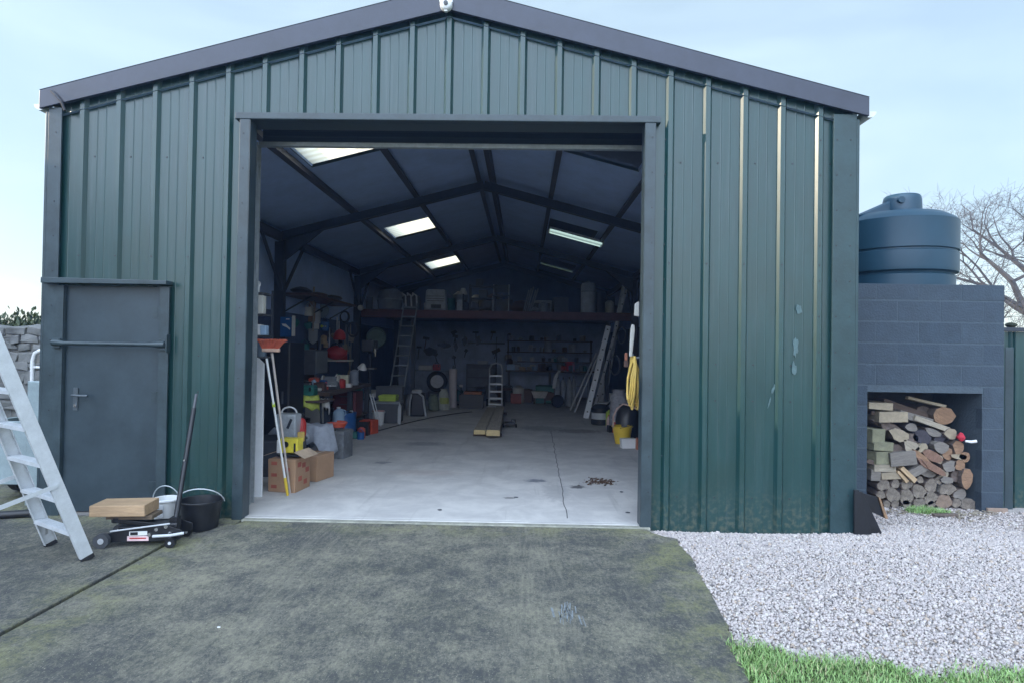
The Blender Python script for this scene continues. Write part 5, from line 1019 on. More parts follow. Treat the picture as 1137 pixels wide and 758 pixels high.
for a in (0, 2.1, 4.2): MB().cyl((.13, -.12, 1.5), (.17, -.12 + .2 * math.cos(a), 1.5 + .2 * math.sin(a)), .009).build('lever', chrome, dt)
# storage boxes by the loft ladder
q = G(428, 470); stc = thing('storage_chest', 'grey storage chest with a lid at the end of the left wall', 'chest', (q.x, q.y + .28, 0)); MB().box((0, 0, .20), (.52, .45, .38)).build('chest_body', grey_d, stc, bevel=.012); MB().box((0, 0, .415), (.56, .48, .05)).build('lid', grey, stc, bevel=.012); MB().prism([(.24, .0), (.30, 0), (.31, .36), (.27, .42), (.24, .3)], .03, (0, -.25, 0)).build('side_cover', grey_l, stc)
crate('lime_tub', 'lime yellow tub standing on the grey storage chest', (q.x + .0, q.y + .26, .442), (.34, .3, .12), lime)
crate('dark_frame_crate', 'dark open crate stacked behind the lime tub', (q.x - .05, q.y + .62, .30), (.55, .2, .42), grey_d)
q = G(420, 471); bucket('white_bucket', 'white paint bucket with a pinkish lid before the storage chest', (q.x, q.y - .0, 0), .10, .12, .26, white, alu, .2, cat='bucket'); MB().lathe([(.122, .262), (.122, .28), (0, .282)], 20).build('pink_lid', M('pink_lid', (.5, .28, .26), .5), bpy.context.scene.objects['white_bucket'], smooth=True)
# ladder to the loft
ladder('loft_ladder', 'narrow grey metal ladder leading up to the loft', (-3.02, 14.75, 0), (-2.80, 15.6, 2.62), (1, 0, 0), .33, 11, M('ladder_grey', (.22, .25, .28), .5, metal=.3), .05)
# ------------------------------------------------------------------ loft
lf = thing('storage_loft', 'timber loft platform across the back of the shed on a red steel beam', 'loft', (XC, 15.85, 0))
LZ = 2.47
MB().bx(XL + .06, XR - .06, 15.80, Y1 - .1, LZ - .06, LZ).build('loft_deck', wood_d, lf, world=True)
m = MB(); m.bx(XL + .06, XR - .06, 15.70, 15.79, LZ - .19, LZ - .0); m.bx(XL + .06, XR - .06, 15.66, 15.82, LZ - .2, LZ - .191); m.build('red_beam', redox, lf, world=True)
for x in (-2.75, 2.1): MB().bx(x - .05, x + .05, 15.72, 15.80, 0, LZ - .2).build('loft_post', steel_dk, lf, world=True)
def lo(px, Y=16.3): return at(px, 340, Y).x
gb = M('loft_grey', (.26, .29, .34), .6); gl = M('loft_pale', (.42, .46, .52), .55)
o = thing('rounded_tub', 'large rounded grey tub lying at the left end of the loft', 'tub', (lo(431), 16.5, LZ)); MB().lathe([(.18, 0), (.30, .06), (.33, .3), (.28, .52), (.15, .6), (0, .61)], 26).build('tub_body', gb, o, smooth=True); MB().lathe([(.335, .29), (.35, .3), (.335, .33)], 26).build('rim', gl, o, smooth=True)
gen = thing('generator', 'pale grey boxy machine with a slatted front on the loft', 'generator', (lo(484.5), 16.3, LZ)); MB().box((0, 0, .29), (.56, .4, .54), taper=.9).build('machine_body', gl, gen, bevel=.05)
for k in range(3): MB().box((0, -.205, .26 + .06 * k), (.44, .02, .014)).build('slat', grey_d, gen)
MB().box((.02, -.21, .12), (.26, .03, .1)).build('vent', black, gen, bevel=.006)
for s in (-1, 1): MB().box((s * .2, 0, .0125), (.06, .36, .025)).build('foot', rubber, gen)
eng = thing('engine_block', 'dark engine with pipes on the loft left of the pale machine', 'engine', (lo(457), 16.3, LZ)); MB().box((0, 0, .2), (.42, .36, .38), jit=.03).build('engine_body', grey_d, eng, bevel=.03)
for k in range(3): MB().tube([(-.2 + .12 * k, -.1, .35), (-.22 + .14 * k, -.18, .45), (-.12 + .14 * k, -.22, .38), (-.1 + .14 * k, -.24, .1)], .022, 8).build('pipe', alu_d, eng, smooth=True)
o = thing('loft_lamp', 'lamp with a torn pale shade standing on the loft', 'lamp', (lo(514), 16.35, LZ)); MB().cyl((0, 0, 0), (0, 0, .62), .02).build('stem', black, o); MB().lathe([(.05, .62), (.11, .46), (.105, .46), (.045, .61)], 16).build('lamp_shade', offwhite, o, smooth=True); MB().lathe([(.1, 0), (.1, .02), (0, .03)], 16).build('base', black, o)
carton('loft_carton', 'pale upright carton on the loft beneath the lamp', (lo(511), 16.15, LZ), (.14, .2, .3), gl, .1)
fr = thing('metal_rack', 'dark metal rack of shelves in the middle of the loft', 'rack', (lo(536), 16.5, LZ))
for sx_ in (-1, 1):
    for sy_ in (-1, 1): MB().box((sx_ * .34, sy_ * .2, .36), (.03, .03, .72)).build('rack_post', steel_dk, fr)
for z in (.1, .36, .68): MB().box((0, 0, z), (.7, .44, .02)).build('rack_shelf', grey_d, fr)
for k, (dx, z, s, l) in enumerate([(-.2, .12, .16, 'dark box on the lowest shelf of the loft rack, left'), (.12, .12, .2, 'dark box on the lowest shelf of the loft rack, right'), (0, .38, .22, 'dark box on the middle shelf of the loft rack'), (-.1, .70, .18, 'dark box on top of the loft rack')]): carton('loft_box', l, (lo(536) + dx, 16.42, LZ + z), (s, .2, s * .9), grey_d, 0)
ch = thing('garden_chair', 'metal frame chair standing on the loft right of the rack', 'chair', (lo(556), 16.35, LZ))
for sx_ in (-1, 1):
    MB().tube([(sx_ * .2, .2, 0), (sx_ * .2, .22, .75)], .014, 8).build('leg', alu_d, ch); MB().tube([(sx_ * .2, -.2, 0), (sx_ * .2, -.2, .42)], .014, 8).build('leg', alu_d, ch)
MB().box((0, 0, .42), (.44, .44, .03)).build('seat', grey_d, ch); MB().box((0, .22, .64), (.40, .02, .2)).build('backrest', grey_d, ch)
bl = thing('bundle_of_pipes', 'bundle of thin grey pipes leaning on the loft', 'pipes', (lo(585), 16.5, LZ))
for k in range(5): MB().cyl((-.1 + .05 * k, 0, 0), (.05 + .06 * k, .1, .62 + .04 * (k % 3)), .018).build('pipe', gb, bl)
o = thing('grey_canister', 'tall pale grey canister standing at the right end of the loft', 'canister', (lo(653), 16.3, LZ)); MB().lathe([(.17, 0), (.19, .02), (.19, .72), (.16, .79), (0, .80)], 24).build('canister_body', gl, o, smooth=True); MB().lathe([(.195, .55), (.2, .56), (.195, .58)], 24).build('band', gb, o, smooth=True); MB().cyl((0, 0, .79), (0, 0, .84), .06).build('cap', gb, o, smooth=True)
for k, (px, w_, h, l) in enumerate([(600, .5, .3, 'low dark box in the right half of the loft'), (622, .4, .46, 'taller dark box left of the grey canister on the loft'), (674, .3, .5, 'dark box at the far right end of the loft'), (405, .4, .4, 'dark box at the far left end of the loft')]): carton('loft_box', l, (lo(px, 17), 17, LZ), (w_, .4, h), grey_d, .1 * k)
# strip light under the right roof slope, switched on
slp = thing('strip_light', 'lit twin fluorescent strip light fixed beneath the right roof slope', 'strip light', (1.06, 13.1, zroof(1.06, 4.335)), (0, math.atan(SL), 0))
MB().box((0, 0, .02), (1.16, .36, .05)).build('housing', white, slp, bevel=.006)
glow = bpy.data.materials.new('tube_glow'); glow.use_nodes = True; N, L = nodes_of(glow); N['Principled BSDF'].inputs['Base Color'].default_value = (.8, .85, .82, 1); N['Principled BSDF'].inputs['Emission Color'].default_value = (.72, 1, .93, 1); N['Principled BSDF'].inputs['Emission Strength'].default_value = .42
dgl = glow.copy(); dgl.name = 'lit_diffuser'; dgl.node_tree.nodes['Principled BSDF'].inputs['Emission Strength'].default_value = .22
for s in (-1, 1): MB().cyl((-.55, s * .145, -.02), (.55, s * .145, -.02), .018, n=12).build('tube', glow, slp, smooth=True)
for s in (-1, 1): MB().box((s * .57, 0, -.015), (.02, .35, .05)).build('end_holder', white, slp)
MB().box((0, 0, -.016), (1.1, .24, .012)).build('diffuser', dgl, slp, bevel=.003)
# ------------------------------------------------------------------ under the loft, at the back
q = G(480, 447); gc = thing('grey_cabinet', 'low grey metal cabinet against the back wall under the loft', 'cabinet', (at(480, 430, 18.8).x, 19.0, 0)); MB().box((0, 0, .44), (1.3, .6, .86)).build('cabinet_body', M('cab_grey', (.22, .26, .32), .5), gc, bevel=.008)
for s in (-1, 1): d_ = MB().box((s * .32, -.308, .45), (.60, .014, .78)).build('door', M('cab_door', (.25, .29, .36), .5), gc, bevel=.003); MB().box((s * .06, -.32, .5), (.015, .02, .12)).build('handle', alu_d, d_)
carton('white_case', 'flat white case on the grey cabinet under the loft', (at(473, 408, 18.9).x, 18.9, .872), (.40, .3, .14), offwhite, 0, False, 'case')
toolbox('red_toolbox', 'small red box beside the white case on the grey cabinet', (at(485, 408, 18.9).x, 18.9, .872), (.22, .2, .22), red, black)
q = G(485, 447); carton('low_block', 'low dark crate under the spare wheel', (at(485, 440, 18.3).x, 18.35, 0), (.5, .3, .27), grey_d); wheelo('spare_wheel', 'spare wheel with a grey rim standing before the grey cabinet', (at(485, 425, 18.3).x, 18.33, .272), .30, .18, .15)
q = G(502, 452); rl = thing('carpet_roll', 'upright pale roll taller than the sacks around it', 'roll', (q.x, q.y + .1, 0)); MB().lathe([(.10, 0), (.105, .02), (.11, .98), (.10, 1.0), (.05, 1.0), (.05, .96), (0, .96)], 22).build('roll_body', M('pale_roll', (.48, .44, .46), .7, var=.12), rl, smooth=True); MB().cyl((0.01, 0, 1.0), (.03, 0, 1.08), .04).build('core', grey_d, rl, smooth=True)
def sack(name, label, loc, d, mat, seed, band=None, cat='sack'):
    t = thing(name, label, cat, loc, 0); m = MB(); rr = random.Random(seed); n = 20; pr = []
    for i, (z, k) in enumerate(((0, .8), (.06, 1), (.3, 1.03), (.6, .98), (.8, .85), (.92, .6), (1, .7))):
        for j in range(n): a = 2 * math.pi * j / n; q = k * (1 + .07 * math.sin(3 * a + i) + .05 * math.sin(5 * a + seed)); pr.append((math.cos(a) * d[0] / 2 * q, math.sin(a) * d[1] / 2 * q, z * d[2]))
    m.add(pr, [(i * n + j, i * n + (j + 1) % n, (i + 1) * n + (j + 1) % n, (i + 1) * n + j) for i in range(6) for j in range(n)] + [tuple(range(n)), tuple(6 * n + j for j in range(n))]); m.build('sack_body', mat, t, smooth=True)
    if band: m = MB(); m.lathe([(d[0] / 2 * 1.05, d[2] * .3), (d[0] / 2 * 1.06, d[2] * .45), (d[0] / 2 * 1.03, d[2] * .6)], 20, sy=d[1] / d[0]); m.build('printed_band', band, t, smooth=True)
    return t
q = G(493, 455); sack('compost_sack', 'yellow and white plastic sack leaning against the pale roll', (q.x - .02, q.y + .1, 0), (.27, .22, .52), M('sack_white', (.36, .38, .34), .6, var=.35, scale=14), 2, M('sack_yellow', (.34, .38, .10), .6, var=.4, scale=14))
q = G(480, 456); sack('green_sack', 'small dull green sack between the black bag and the yellow sack', (q.x, q.y + .2, 0), (.26, .22, .40), M('sack_green', (.14, .17, .12), .7, var=.4, scale=12), 5)
q = G(463, 462); rk = thing('rucksack', 'black holdall with pale grey edging standing on the floor near the loft ladder', 'bag', (q.x, q.y + .15, 0)); MB().box((0, 0, .27), (.36, .28, .54), taper=.8, jit=.015).build('bag_body', black, rk, bevel=.05)
MB().tube([(-.17, -.16, .02), (-.165, -.16, .3), (-.13, -.15, .5)], .018, 8).build('edging', grey_l, rk, smooth=True); MB().tube([(.20, -.16, .0), (.16, -.165, .25), (.13, -.15, .45), (-.02, -.15, .56)], .022, 8).build('edging', grey_l, rk, smooth=True); MB().box((-.02, -.1, .555), (.22, .14, .05), (.3, 0, .0)).build('top_flap', grey_l, rk, bevel=.02)
sack('pale_sack', 'pale grey sack behind the black holdall', (q.x - .19, q.y + .3, 0), (.24, .2, .48), M('sack_pale', (.22, .23, .25), .7, var=.3), 8)
for px, py, l in ((457, 427, 'small bright white lamp left of the spare wheel'), (512, 428, 'small bright white lamp right of the pale roll')):
    p = at(px, py, 17.2); t = thing('work_light', l, 'lamp', (p.x, 17.2, 0)); MB().cyl((0, 0, .02), (0, 0, p.z - .03), .015).build('stand', black, t); MB().lathe([(.12, 0), (.12, .02), (0, .025)], 14).build('base', black, t); MB().box((0, -.02, p.z), (.10, .04, .07)).build('lamp_head', M('lamp_white', (.9, .9, .92), .3), t, bevel=.015)
q = G(523, 453); crate('dark_chest', 'black open chest holding an orange tray under the loft', (q.x, q.y + .25, 0), (.62, .5, .36), black); o = MB().box((0, 0, 0), (.42, .3, .10), taper=1.1).build('orange_tray', M('dull_orange', (.42, .16, .07), .6), bevel=.01, loc=(q.x + .03, q.y + .22, .372)); tag(o, 'orange-brown tray lying in the black open chest', 'tray')
# sack truck
q = G(550, 451); tk2 = thing('sack_truck', 'upright aluminium sack truck with bright rungs behind the planks', 'sack truck', (q.x, q.y, 0))
for s in (-1, 1): MB().tube([(s * .17, 0, .04), (s * .17, .05, 1.0), (s * .13, .12, 1.12)], .02, 8).build('rail', alu, tk2, smooth=True)
for z in (.06, .22, .40, .60, .82): MB().box((0, .01 + .03 * z, z), (.34, .02, .05)).build('rung', alu, tk2, bevel=.004)
MB().box((0, -.10, .012), (.40, .2, .02)).build('toe_plate', alu_d, tk2); MB().tube([(-.13, .12, 1.12), (0, .14, 1.16), (.13, .12, 1.12)], .02, 8).build('top_handle', alu, tk2)
for s in (-1, 1): MB().cyl((s * .2, .1, .1), (s * .25, .1, .1), .1, n=18).build('wheel', rubber, tk2, smooth=True)
MB().cyl((0, .15, .8), (0, .22, 1.85), .014).build('pole', steel_dk, tk2)
# planks on the floor
pw = M('scaffold_plank', (.42, .37, .29), .75, var=.25, scale=3, bump=.15, stretch=(8, 1, 8)); pe = M('plank_end', (.62, .48, .24), .7, var=.2)
a0 = at(525, 480, 10.75); a1 = at(555, 480, 10.75); f0 = at(541, 454, 15.3); f1 = at(560, 454, 15.3)
for (u0, u1, v0, v1, yy, zz, l) in ((0, .44, 0, .46, 10.95, .05, 'long plank lying on the shed floor, left of the pair'), (.5, 1, .52, 1, 10.75, .052, 'long thick plank lying on the shed floor, right of the pair')):
    xa, xb = a0.x + (a1.x - a0.x) * u0, a0.x + (a1.x - a0.x) * u1; ya, yb = f0.x + (f1.x - f0.x) * v0, f0.x + (f1.x - f0.x) * v1; h = .075 if u0 == 0 else .10
    m = MB(); vs_ = [(xa, yy, zz), (xb, yy, zz), (yb, 15.3, zz), (ya, 15.3, zz)]; m.add(vs_ + [(x, y, z + h) for x, y, z in vs_], [(3, 2, 1, 0), (4, 5, 6, 7), (1, 2, 6, 5), (2, 3, 7, 6), (3, 0, 4, 7)]); m.slot(1); m.add([vs_[0], vs_[1], (xb, yy, zz + h), (xa, yy, zz + h)], [(0, 1, 2, 3)])
    bm_loc = Vector((xa, yy, 0)); m.v = [v - bm_loc for v in m.v]; o = m.build('long_plank', [pw, pe], loc=bm_loc, bevel=.004); tag(o, l, 'plank')
for y, l in ((11.1, 'short dark bearer under the near end of the planks'), (14.8, 'short dark bearer under the far end of the planks')):
    o = MB().box((0, 0, .025), (.5, .08, .048)).build('bearer', wood_d, loc=(-.60, y, 0), bevel=.003); tag(o, l, 'bearer')
q = G(566, 474); dl = thing('floor_dolly', 'low black dolly on the floor right of the planks', 'dolly', (q.x, q.y + .1, 0)); MB().box((0, 0, .07), (.22, .26, .06)).build('deck', blackm, dl, bevel=.01); MB().box((.07, 0, .11), (.09, .1, .08)).build('motor', black, dl, bevel=.01)
for s in (-1, 1): MB().cyl((s * .11, -.1, .035), (s * .14, -.1, .035), .035).build('castor', rubber, dl, smooth=True)
# cable across the floor
pts = [G(382, 491), G(400, 484), G(425, 477), G(452, 469.5), G(480, 463), G(508, 458.5), G(528, 456.5)]; m = MB(); pp = []
for i in range(len(pts) - 1):
    for k in range(5): t = k / 5; v = pts[i].lerp(pts[i + 1], t); pp.append(Vector((v.x, v.y + .05 * math.sin(i + t), .009)))
tag(m.tube(pp, .009, 6).build('floor_cable', black, smooth=True), 'black cable trailing across the shed floor', 'cable')
# back wall bench and shelves
bb = thing('back_bench', 'dark wooden bench with shelves against the back wall under the loft', 'bench', (at(610, 420, 19.6).x, 19.6, 0)); bx_ = bb.location.x
MB().box((0, 0, .88), (2.7, .7, .05)).build('bench_top', wood_d, bb)
for s in (-1.25, 0, 1.25): MB().box((s, -.3, .43), (.07, .07, .85)).build('leg', steel_dk, bb)
for z in (1.15, 1.45, 1.8): MB().box((0, .3, z), (2.7, .25, .03)).build('shelf', wood_d, bb)
for s in (-1.3, 1.3): MB().box((s, .3, 1.35), (.04, .25, .95)).build('upright', wood_d, bb)
k = 0
for (px, z, r, h, mt, l) in [(577, 1.168, .07, .14, grey_l, 'pale pot on the lower shelf of the back bench, first from the left'), (591, 1.168, .07, .12, grey_l, 'pale pot on the lower shelf of the back bench, second from the left'), (589, 1.468, .07, .2, grey_l, 'pale tin on the middle shelf of the back bench, leftmost'), (600, 1.468, .035, .15, grey, 'narrow grey bottle beside the tallest tin on the back shelf'), (608, 1.468, .115, .31, gl, 'large pale tin, tallest on the back shelf'), (635, 1.468, .11, .24, gl, 'square-looking pale tin near the right end of the back shelf'), (627, 1.168, .09, .12, grey_l, 'wide pale pot on the lower shelf, right half of the back bench'), (640, 1.168, .07, .14, grey_d, 'dark pot at the right end of the lower back shelf'), (570, 1.468, .06, .15, grey_d, 'dark tin at the left end of the middle back shelf'), (620, 1.818, .08, .18, grey_d, 'dark tin on the top shelf of the back bench'), (590, 1.818, .09, .14, grey_d, 'dark pot on the top shelf of the back bench')]:
    lathe_obj('shelf_tin', l, 'tin', (at(px, 400, 19.85).x, 19.85, z), [(r * .92, 0), (r, .01), (r, h * .9), (r * 1.05, h * .92), (r * 1.03, h), (r * .3, h + .01), (0, h + .01)], mt, 16)
for (px, z, w_, h, mt, l) in [(568, .908, .22, .14, grey_l, 'pale box on the back bench, leftmost'), (576, .908, .12, .2, grey, 'grey box on the back bench beside the pale one'), (590, .908, .3, .1, wood_g, 'flat wooden box on the back bench'), (600, .908, .14, .2, brown, 'brown box in the middle of the back bench'), (610, .908, .14, .22, grey_d, 'dark box right of the brown one on the back bench')]: carton('bench_box', l, (at(px, 410, 19.45).x, 19.45, z), (w_, .25, h), mt, .05 * k)
q = G(572, 448); crate('red_crate', 'dull red crate on the floor below the back bench', (q.x + .02, q.y + .3, 0), (.30, .3, .28), M('dull_red', (.30, .08, .05), .6)); carton('red_case', 'dark red case on the floor beside the dull red crate', (at(588, 440, 18.9).x, 18.9, 0), (.5, .3, .2), M('maroon_cabinet', (1, 1, 1)), 0, False, 'case')
tb_ = thing('white_trough', 'pale trapezoid trough on a low stand under the back bench', 'trough', (at(599, 440, 18.0).x, 18.0, 0)); m = MB(); m.prism([(-.16, .17), (.16, .17), (.24, .36), (-.24, .36)], .3); m.build('trough_body', M('trough_pale', (.50, .48, .45), .6), tb_, bevel=.01)
for s in (-1, 1): MB().box((s * .15, 0, .085), (.04, .26, .168)).build('stand_leg', wood_d, tb_)
# grey cylinders and a wheel to the right
for i, (px, r, h, l) in enumerate([(619, .07, .75, 'grey upright cylinder, leftmost of the four under the loft'), (625, .08, .72, 'grey upright cylinder, second from the left under the loft'), (632, .08, .74, 'grey upright cylinder, third from the left under the loft'), (637, .065, .76, 'grey upright cylinder, nearest the leaning ladders')]):
    t = thing('gas_cylinder', l, 'cylinder', (at(px, 440, 17.3 + .1 * (i % 2)).x, 17.3 + .1 * (i % 2), 0), 0, 'grey cylinders under the loft'); MB().lathe([(r * .9, 0), (r, .02), (r, h * .82), (r * .8, h * .93), (r * .3, h)], 18).build('cylinder_body', M('cyl_grey', (.26, .28, .31), .5), t, smooth=True); MB().cyl((0, 0, h), (0, 0, h + .07), .02).build('valve', black, t)
gd = thing('curved_guard', 'pale curved panel standing beside the grey cylinders', 'panel', (at(618, 440, 17.1).x, 17.1, .5)); m = MB(); m.prism([(-.12, 0), (-.03, 0), (.0, .25), (.10, .46), (.04, .50), (-.08, .3)], .03); m.build('panel', grey_l, gd, bevel=.006); MB().box((-.06, .0, -.245), (.03, .03, .488)).build('support', black, gd)
wheelo('barrow_wheel', 'small black wheel on the floor in front of the grey cylinders', (at(619, 445, 16.9).x, 16.9, 0), .17, .12, .3, rim=black)
p = at(645, 410, 18.2); fk = thing('wire_frame', 'thin grey wire frame standing behind the leaning ladders', 'frame', (p.x, 18.3, 0))
for x in (-.22, .22): MB().cyl((x, 0, 0), (x, 0, 1.15), .012).build('upright', gb, fk)
for z in (.5, .8, 1.15): MB().cyl((-.22, 0, z), (.22, 0, z), .010).build('crossbar', gb, fk)
# rear wall oddments, hung on the lining
for k, (px, py, w_, h, l) in enumerate([(506, 385, .14, .3, 'dark curved tool hanging on the back wall, left of the horned one'), (516, 378, .2, .34, 'dark spade blade hanging on the back wall'), (531, 378, .22, .36, 'dark pointed tool hanging on the back wall above the rack'), (494, 383, .5, .2, 'dark saddle shape hanging on the back wall'), (478, 390, .6, .3, 'dark coat shape hanging on the back wall above the cabinet')]):
    p = at(px, py, 20.55); rr = random.Random(k); poly = [(w_ / 2 * math.cos(a) * rr.uniform(.6, 1.1), h / 2 * math.sin(a) * rr.uniform(.6, 1.1)) for a in [2 * math.pi * i / 11 for i in range(11)]]
    tag(MB().prism(poly, .05).build('hanging_tool', blackm, loc=(p.x, 20.6, p.z), bevel=.01), l, 'tool')
br_ = thing('tool_rail', 'dark rail of hooks across the back wall', 'rail', (at(540, 381, 20.5).x, 20.6, at(540, 381, 20.5).z)); MB().box((0, 0, 0), (1.2, .04, .05)).build('rail', blackm, br_)
for x in (-.5, -.2, .1, .4): MB().tube([(x, -.02, 0), (x, -.10, -.02), (x, -.11, .04)], .010, 6).build('hook', grey_d, br_)
carton('shelf_case', 'pale flat case on the dark cabinet left of the sack truck', (at(536, 402, 19.7).x, 19.7, 1.06), (.3, .3, .1), grey_l, 0, False, 'case'); dc = thing('dark_cabinet', 'dark cabinet against the back wall behind the sack truck', 'cabinet', (at(534, 420, 19.7).x, 19.75, 0)); MB().box((0, 0, .53), (.9, .55, 1.05)).build('cabinet_body', grey_d, dc, bevel=.006)
for k_ in range(3): MB().box((0, -.283, .2 + .3 * k_), (.8, .014, .26)).build('drawer', M('drawer_grey', (.1, .11, .13), .5), dc, bevel=.003)
# ------------------------------------------------------------------ right side: ladders, hose and buckets
lad_m = M('ladder_aluminium', (.74, .76, .79), .5, var=.12, scale=9)
ladder('long_ladder', 'longest aluminium ladder leaning against the right wall', (1.95, 15.9, 0), (2.74, 17.0, 3.62), (.17, 1, 0), .36, 13, lad_m, .075, 'ladders leaning on the right wall')
ladder('aluminium_ladder', 'aluminium ladder leaning in front of the longest one', (1.70, 15.2, 0), (2.66, 16.4, 3.10), (.15, 1, 0), .36, 11, lad_m, .06, 'ladders leaning on the right wall')
ladder('short_ladder', 'shortest and brightest aluminium ladder of the leaning stack, with black rung ends', (1.47, 14.5, 0), (2.06, 15.3, 2.12), (.115, 1, 0), .34, 9, lad_m, .12, 'ladders leaning on the right wall')
for k, (px, py, qx, qy, l) in enumerate([(633, 455, 662, 392, 'thin aluminium pole leaning left of the ladders'), (638, 457, 668, 385, 'second thin aluminium pole between the first pole and the ladders')]):
    q = G(px, py); p = at(qx, qy, q.y + .9); tag(MB().tube([(0, 0, 0), Vector(p) - Vector(q)], .022, 10).build('metal_pole', alu_d, loc=q, smooth=True), l, 'pole')
q = G(668, 472); vc = thing('vacuum_cleaner', 'black and grey workshop vacuum standing right of the ladders', 'vacuum', (q.x, q.y + .2, 0)); MB().lathe([(.18, 0), (.2, .02), (.2, .10), (.19, .11), (.19, .26), (.2, .27), (.2, .34), (.12, .42), (0, .43)], 24).build('drum', black, vc, smooth=True); MB().lathe([(.192, .12), (.195, .19), (.192, .25)], 24).build('grey_band', grey_l, vc, smooth=True); MB().tube([(.1, -.1, .38), (.2, -.15, .5), (.3, -.1, .45), (.28, 0, .3)], .022, 10).build('vacuum_hose', black, vc, smooth=True)
q = G(676, 476); jug('spray_can', 'white and red spray bottle on the floor near the yellow bucket', (q.x, q.y + .05, 0), .09, .27, M('bottle_pink', (.6, .42, .40), .5), red, 0, 'bottle'); q = G(681, 480); carton('small_black_box', 'small black box on the floor left of the yellow bucket', (q.x - .03, q.y + .1, 0), (.12, .15, .13), black, .2)
q = G(692, 493); bucket('yellow_bucket', 'yellow plastic bucket on the floor at the right edge of the doorway', (q.x + .0, q.y + .12, 0), .115, .165, .29, yellow, black, .25, 1.2)
q = G(696, 496); carton('white_tub', 'white rectangular tub in front of the yellow bucket', (q.x + .01, q.y - .05, 0), (.23, .15, .15), white, .1, False, 'tub')
q = G(706, 499); o = MB().box((0, 0, .09), (.10, .1, .18)).build('clay_block', terra, loc=(q.x + .06, q.y + .05, 0), bevel=.006); tag(o, 'terracotta block beside the white tub', 'block')
q = at(694, 462, 10.7); sack('black_sack', 'black rubbish sack bulging behind the yellow bucket', (q.x + .06, 10.8, 0), (.42, .36, .62), black, 3)
q = at(688, 440, 12.2); sack('grey_bundle', 'pale crumpled bundle behind the black sack', (q.x, 12.3, 0), (.36, .3, .78), M('bundle_pale', (.3, .3, .32), .8, var=.4, scale=12), 7)
hpth = [at(681, 474, 10.4), at(681, 462, 10.4), at(685, 453, 10.4), at(692, 448, 10.35), at(700, 450, 10.3), at(708, 454, 10.2)]; o = MB().tube(hpth, .014, 8).build('pink_hose', M('pink_hose', (.50, .34, .28), .5), smooth=True); tag(o, 'pinkish hose arching over the black sack', 'hose')
gp = thing('gable_post', 'grey steel post inside the right door jamb carrying the hose', 'post', (1.26, 6.35, 0)); MB().box((0, 0, 1.6), (.1, .1, 3.2)).build('post', steel_dk, gp); MB().tube([(-.04, 0, 1.46), (-.15, 0, 1.46), (-.16, 0, 1.50)], .010, 6).build('hook', galv, gp)
p = at(701, 401, 6.35); yh = thing('yellow_hose', 'coil of yellow hose hanging on a hook inside the right door jamb', 'hose', (p.x + .035, 6.35, 1.47)); m = MB()
for j in range(9):
    rw = .07 + .015 * (j % 3); hh = .215 + .016 * (j % 4); cx = -.055 + .011 * j
    m.tube([(cx - (.006 + .006 * (j % 3)) * math.cos(a) - (cx + .01) * .8 * max(0, math.sin(a)) - .012 * math.sin(a) * (j - 3) / 3, rw * math.cos(a) + .01 * j - .03, -hh - .0 + hh * math.sin(a)) for a in [2 * math.pi * i / 26 for i in range(26)]], .011, 8, closed=True)
m.build('coil', M('hose_yellow', (.72, .50, .12), .5, var=.15), yh, smooth=True)
p = at(700, 378, 6.35); o = MB().prism([(-.02, -.16), (.01, -.16), (.035, .1), (.03, .155), (.0, .16), (-.012, .1)], .03).build('white_paddle', offwhite, loc=(p.x + .005, 6.33, p.z), bevel=.008); tag(o, 'long white plastic paddle hanging above the yellow hose', 'paddle')
p = at(706, 343, 6.35); o = MB().prism([(-.02, -.07), (.03, -.08), (.03, .08), (-.015, .05)], .03).build('white_scoop', offwhite, loc=(p.x + .005, 6.36, p.z), bevel=.008); tag(o, 'short white scoop hanging highest inside the right door jamb', 'scoop')
p = at(696, 399, 6.6); bru = thing('paint_brush', 'reddish-brown brush hanging beside the yellow hose', 'brush', (p.x, 6.65, p.z)); MB().box((0, 0, .03), (.03, .02, .08)).build('handle', terra, bru, bevel=.006); MB().box((0, 0, -.045), (.045, .02, .065)).build('bristles', brown, bru)
for k, (px, py, Y, l) in enumerate([(683, 405, 13.2, 'dark coil hanging on the right wall beyond the hose'), (690, 372, 15.5, 'dark coil hanging higher on the right wall')]):
    p = at(px, py, Y); m = MB()
    for j in range(3): m.tube([(.10 * math.cos(a), .02 * j, .2 * math.sin(a)) for a in [2 * math.pi * i / 20 for i in range(20)]], .014, 6, closed=True)
    tag(m.build('dark_coil', grey_d, loc=p, smooth=True), l, 'cable')
m = MB(); rr = random.Random(31)
for k in range(26):
    q = G(628 + rr.gauss(0, 8), 680 + rr.uniform(-9, 9), -.01); l_ = rr.uniform(.06, .16); w_ = rr.uniform(.0015, .0045); dx = rr.uniform(-.012, .012); m.add([(q.x - w_, q.y - l_ / 2, -.0105), (q.x + w_, q.y - l_ / 2, -.0105), (q.x + w_ + dx, q.y + l_ / 2, -.0105), (q.x - w_ + dx, q.y + l_ / 2, -.0105)], [(0, 1, 2, 3)])
struct(m.build('scrape_marks', M('scraped_concrete', (.22, .245, .26), .8, var=.3, scale=40)), 'stuff', 'pale blue-grey scrape marks on the concrete drive')
m = MB(); pv_ = None; rr = random.Random(12)
for k in range(40):
    t = k / 39; q = G(630, 575).lerp(G(612, 478), t); q.x += rr.uniform(-.012, .012); a = (Vector((q.x - .005, q.y, .0015)), Vector((q.x + .005, q.y, .0015)))
    if pv_: m.add([pv_[0], pv_[1], a[1], a[0]], [(0, 1, 2, 3)])
    pv_ = a
struct(m.build('floor_crack', M('crack_dirt', (.12, .12, .12), .95)), label='thin dark crack running along the shed floor')
